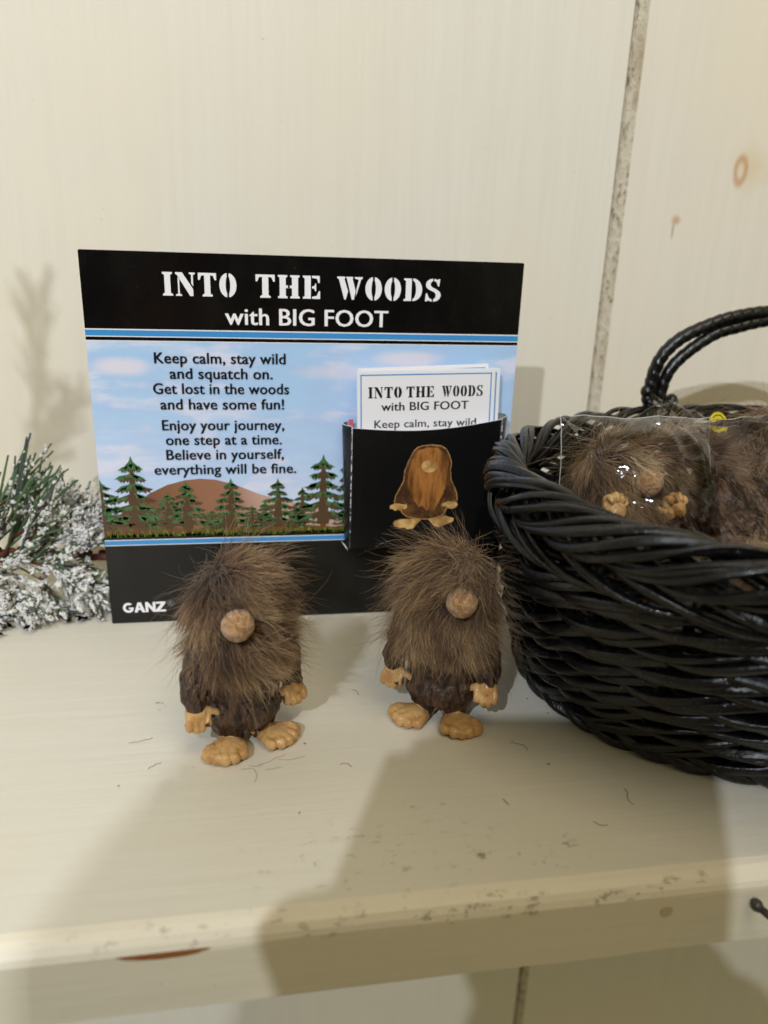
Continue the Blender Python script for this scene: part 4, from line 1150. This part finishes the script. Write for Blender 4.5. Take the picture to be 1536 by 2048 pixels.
# ------------------------------------------------------------------ loose fibres on the shelf
t = simple('loose_fibre', (158, 124, 104), .6); g = Geo(); rnd = random.Random(21)
def fibre(cx_, cy_, L_, a, r_=.00035):
    P = []; x, y = cx_, cy_
    for i in range(10):
        P.append((x, y, .0012 + .0015 * abs(math.sin(i * .8)))); a += rnd.gauss(0, .28); x += math.cos(a) * L_ / 9; y += math.sin(a) * L_ / 9
    v, f = tube(P, r_, 4); g.add(v, f)
for i in range(8): fibre(rnd.uniform(-.11, .03), rnd.uniform(1.29, 1.335), rnd.uniform(.02, .07), rnd.uniform(-.5, .5))
for (x, y, l, a) in ((-.28, 1.42, .05, .3), (-.23, 1.33, .03, .8), (.52, 1.33, .05, .2), (.60, 1.08, .03, -1), (.45, 1.16, .02, -.8), (.70, 1.16, .05, -1.1), (-.2, 1.72, .05, .4), (.15, 1.3, .03, .2), (.22, 1.55, .03, 1)):
    fibre(x, y, l, a, .0006)
for i in range(8): fibre(rnd.uniform(-.3, .85), rnd.uniform(.97, 1.6), rnd.uniform(.003, .009), rnd.uniform(0, 6.28), .0009)
o = g.obj('loose_fibres', t.m); tag(o, 'thin brown hairs and lint fallen on the shelf', 'lint', kind='stuff')

# ------------------------------------------------------------------ photographer and phone (stand behind the lens and shade the shelf front)
CM = cam.matrix_world.copy()
def cw(x, y, z):                    # drawing units in the phone's own frame -> world drawing units
    v = R @ Vector((x, y, z)); return (v.x, v.y, v.z + 1.0)
phone = empty('smartphone'); tag(phone, 'dark smartphone held upright over the shelf edge by both hands', 'phone')
bm = bmesh.new(); bmesh.ops.create_cube(bm, size=1)
for v in bm.verts: v.co = Vector((-.155 + v.co.x * .58, -.375 + v.co.y * 1.12, .055 + v.co.z * .062))
bmesh.ops.bevel(bm, geom=[e for e in bm.edges if abs(e.verts[0].co.z - e.verts[1].co.z) > .01], offset=.075, segments=8, affect='EDGES')
bmesh.ops.bevel(bm, geom=[e for e in bm.edges if abs(e.verts[0].co.z - e.verts[1].co.z) < .001 and abs(e.calc_face_angle(0)) > .8], offset=.012, segments=2, affect='EDGES')
mk('phone_body', [cw(*v.co) for v in bm.verts], [tuple(v.index for v in f.verts) for f in bm.faces], simple('phone_case', (30, 30, 32), .5).m, phone, False); bm.free()
sc_ = [(-.42, -.91), (.11, -.91), (.11, .16), (-.42, .16)]
mk('screen', [cw(a, b2, .0875) for a, b2 in sc_], [(0, 1, 2, 3)], simple('screen_glass', (10, 10, 12), .1).m, phone, False)
for q in ((-.10, -.02), (0.0, -.12)):
    P = [cw(q[0] + .0, q[1], .024), cw(q[0], q[1], .012)]
    v, f = tube(P, .045, 20); mk('camera_lens', v, f, simple('lens_ring', (16, 16, 18), .2).m, phone, False)
g = Geo(); T_ = cw
# fingers round the phone
def fing(pts, rr): limb(g, [T_(*p) for p in pts], rr, 10)
for i, y in enumerate((-.16, -.30, -.43, -.55)):       # left hand, fingers behind the edge
    L_ = (.16, .20, .19, .14)[i]
    fing([(-.50, y - .12, .18), (-.49, y - .03, .10), (-.47, y, .02), (-.44 + L_, y + .01, .0)], [.055, .052, .048, .042])
fing([(-.50, -.50, .24), (-.48, -.36, .22), (-.44, -.26, .17), (-.38, -.20, .125)], [.070, .062, .056, .048])
g.add(*blob(T_(-.47, -.50, .20), (.12, .12, .26), R.to_3x3(), 16, 12))
for i, y in enumerate((-.45, -.59, -.72, -.84)):       # right hand
    L_ = (.15, .18, .17, .13)[i]
    fing([(.26, y - .08, .18), (.21, y - .01, .08), (.135, y, .005), (.11 - L_, y + .01, .0)], [.062, .060, .055, .048])
fing([(.27, -.78, .24), (.22, -.58, .22), (.12, -.52, .16), (.0, -.54, .115)], [.075, .068, .062, .052])
g.add(*blob(T_(.33, -.70, .20), (.15, .16, .30), R.to_3x3(), 16, 12))
hx = -.48
sh = (hx - 1.5, -3.45, 1.25), (hx + 1.6, -3.35, 1.25)
limb(g, [T_(-.48, -.68, .26), (-.52, -.60, -.10), (-1.70, -2.0, -1.05)], [.15, .19, .34], 16)
limb(g, [(-1.70, -2.0, -1.05), (-1.95, -2.8, .2), sh[0]], [.36, .42, .55], 16)
limb(g, [T_(.34, -.95, .26), (.65, -.65, -.30), (1.25, -1.9, -1.15)], [.20, .26, .36], 16)
limb(g, [(1.25, -1.9, -1.15), (1.35, -2.7, .2), sh[1]], [.36, .42, .55], 16)
g.add(*blob((hx, -3.45, .1), (1.60, .85, 1.75), None, 28, 18)); g.add(*blob((hx, -3.45, -2.3), (1.30, .80, 1.9), None, 28, 18))
limb(g, [(hx, -3.4, 1.5), (hx, -3.2, 2.1), (hx, -3.1, 2.75)], [.52, .45, .42], 16)
g.add(*blob((hx - .02, -3.0, 3.22), (.58, .72, .86), None, 28, 20)); g.add(*blob((hx + .05, -2.30, 3.12), (.09, .14, .16), None, 10, 8))
for s_ in (-1, 1):
    g.add(*blob((hx - .02 + s_ * .58, -3.0, 3.17), (.07, .14, .20), None, 10, 8))
    limb(g, [(hx + s_ * .60, -3.45, -3.5), (hx + s_ * .62, -3.4, -6.7), (hx + s_ * .62, -3.5, -9.9)], [.72, .50, .34], 16)
    limb(g, [(hx + s_ * .62, -3.5, -10.0), (hx + s_ * .66, -2.6, -10.15)], [.32, .24], 14)
pr = remeshed('person', g, simple('skin', (196, 150, 126), .55).m, None, .026, 2)
pr.data.materials.append(simple('charcoal_clothing', (54, 56, 64), .9).m)
mi = [0] * len(pr.data.polygons)
for p in pr.data.polygons:
    c_ = p.center / S
    if c_.z < 1.85 and not (c_.y > -.80 and c_.z > -.15): mi[p.index] = 1
pr.data.polygons.foreach_set('material_index', mi)
tag(pr, 'photographer in dark clothing holding a phone over the shelf front', 'person')
v, f = blob((hx - .02, -3.06, 3.29), (.62, .74, .83), None, 28, 20)
f = [q for q in f if not (sum(v[i][1] for i in q) / 4 > -2.75 and sum(v[i][2] for i in q) / 4 < 3.67)]
mk('hair', v, f, simple('dark_hair', (48, 34, 26), .7).m, pr)
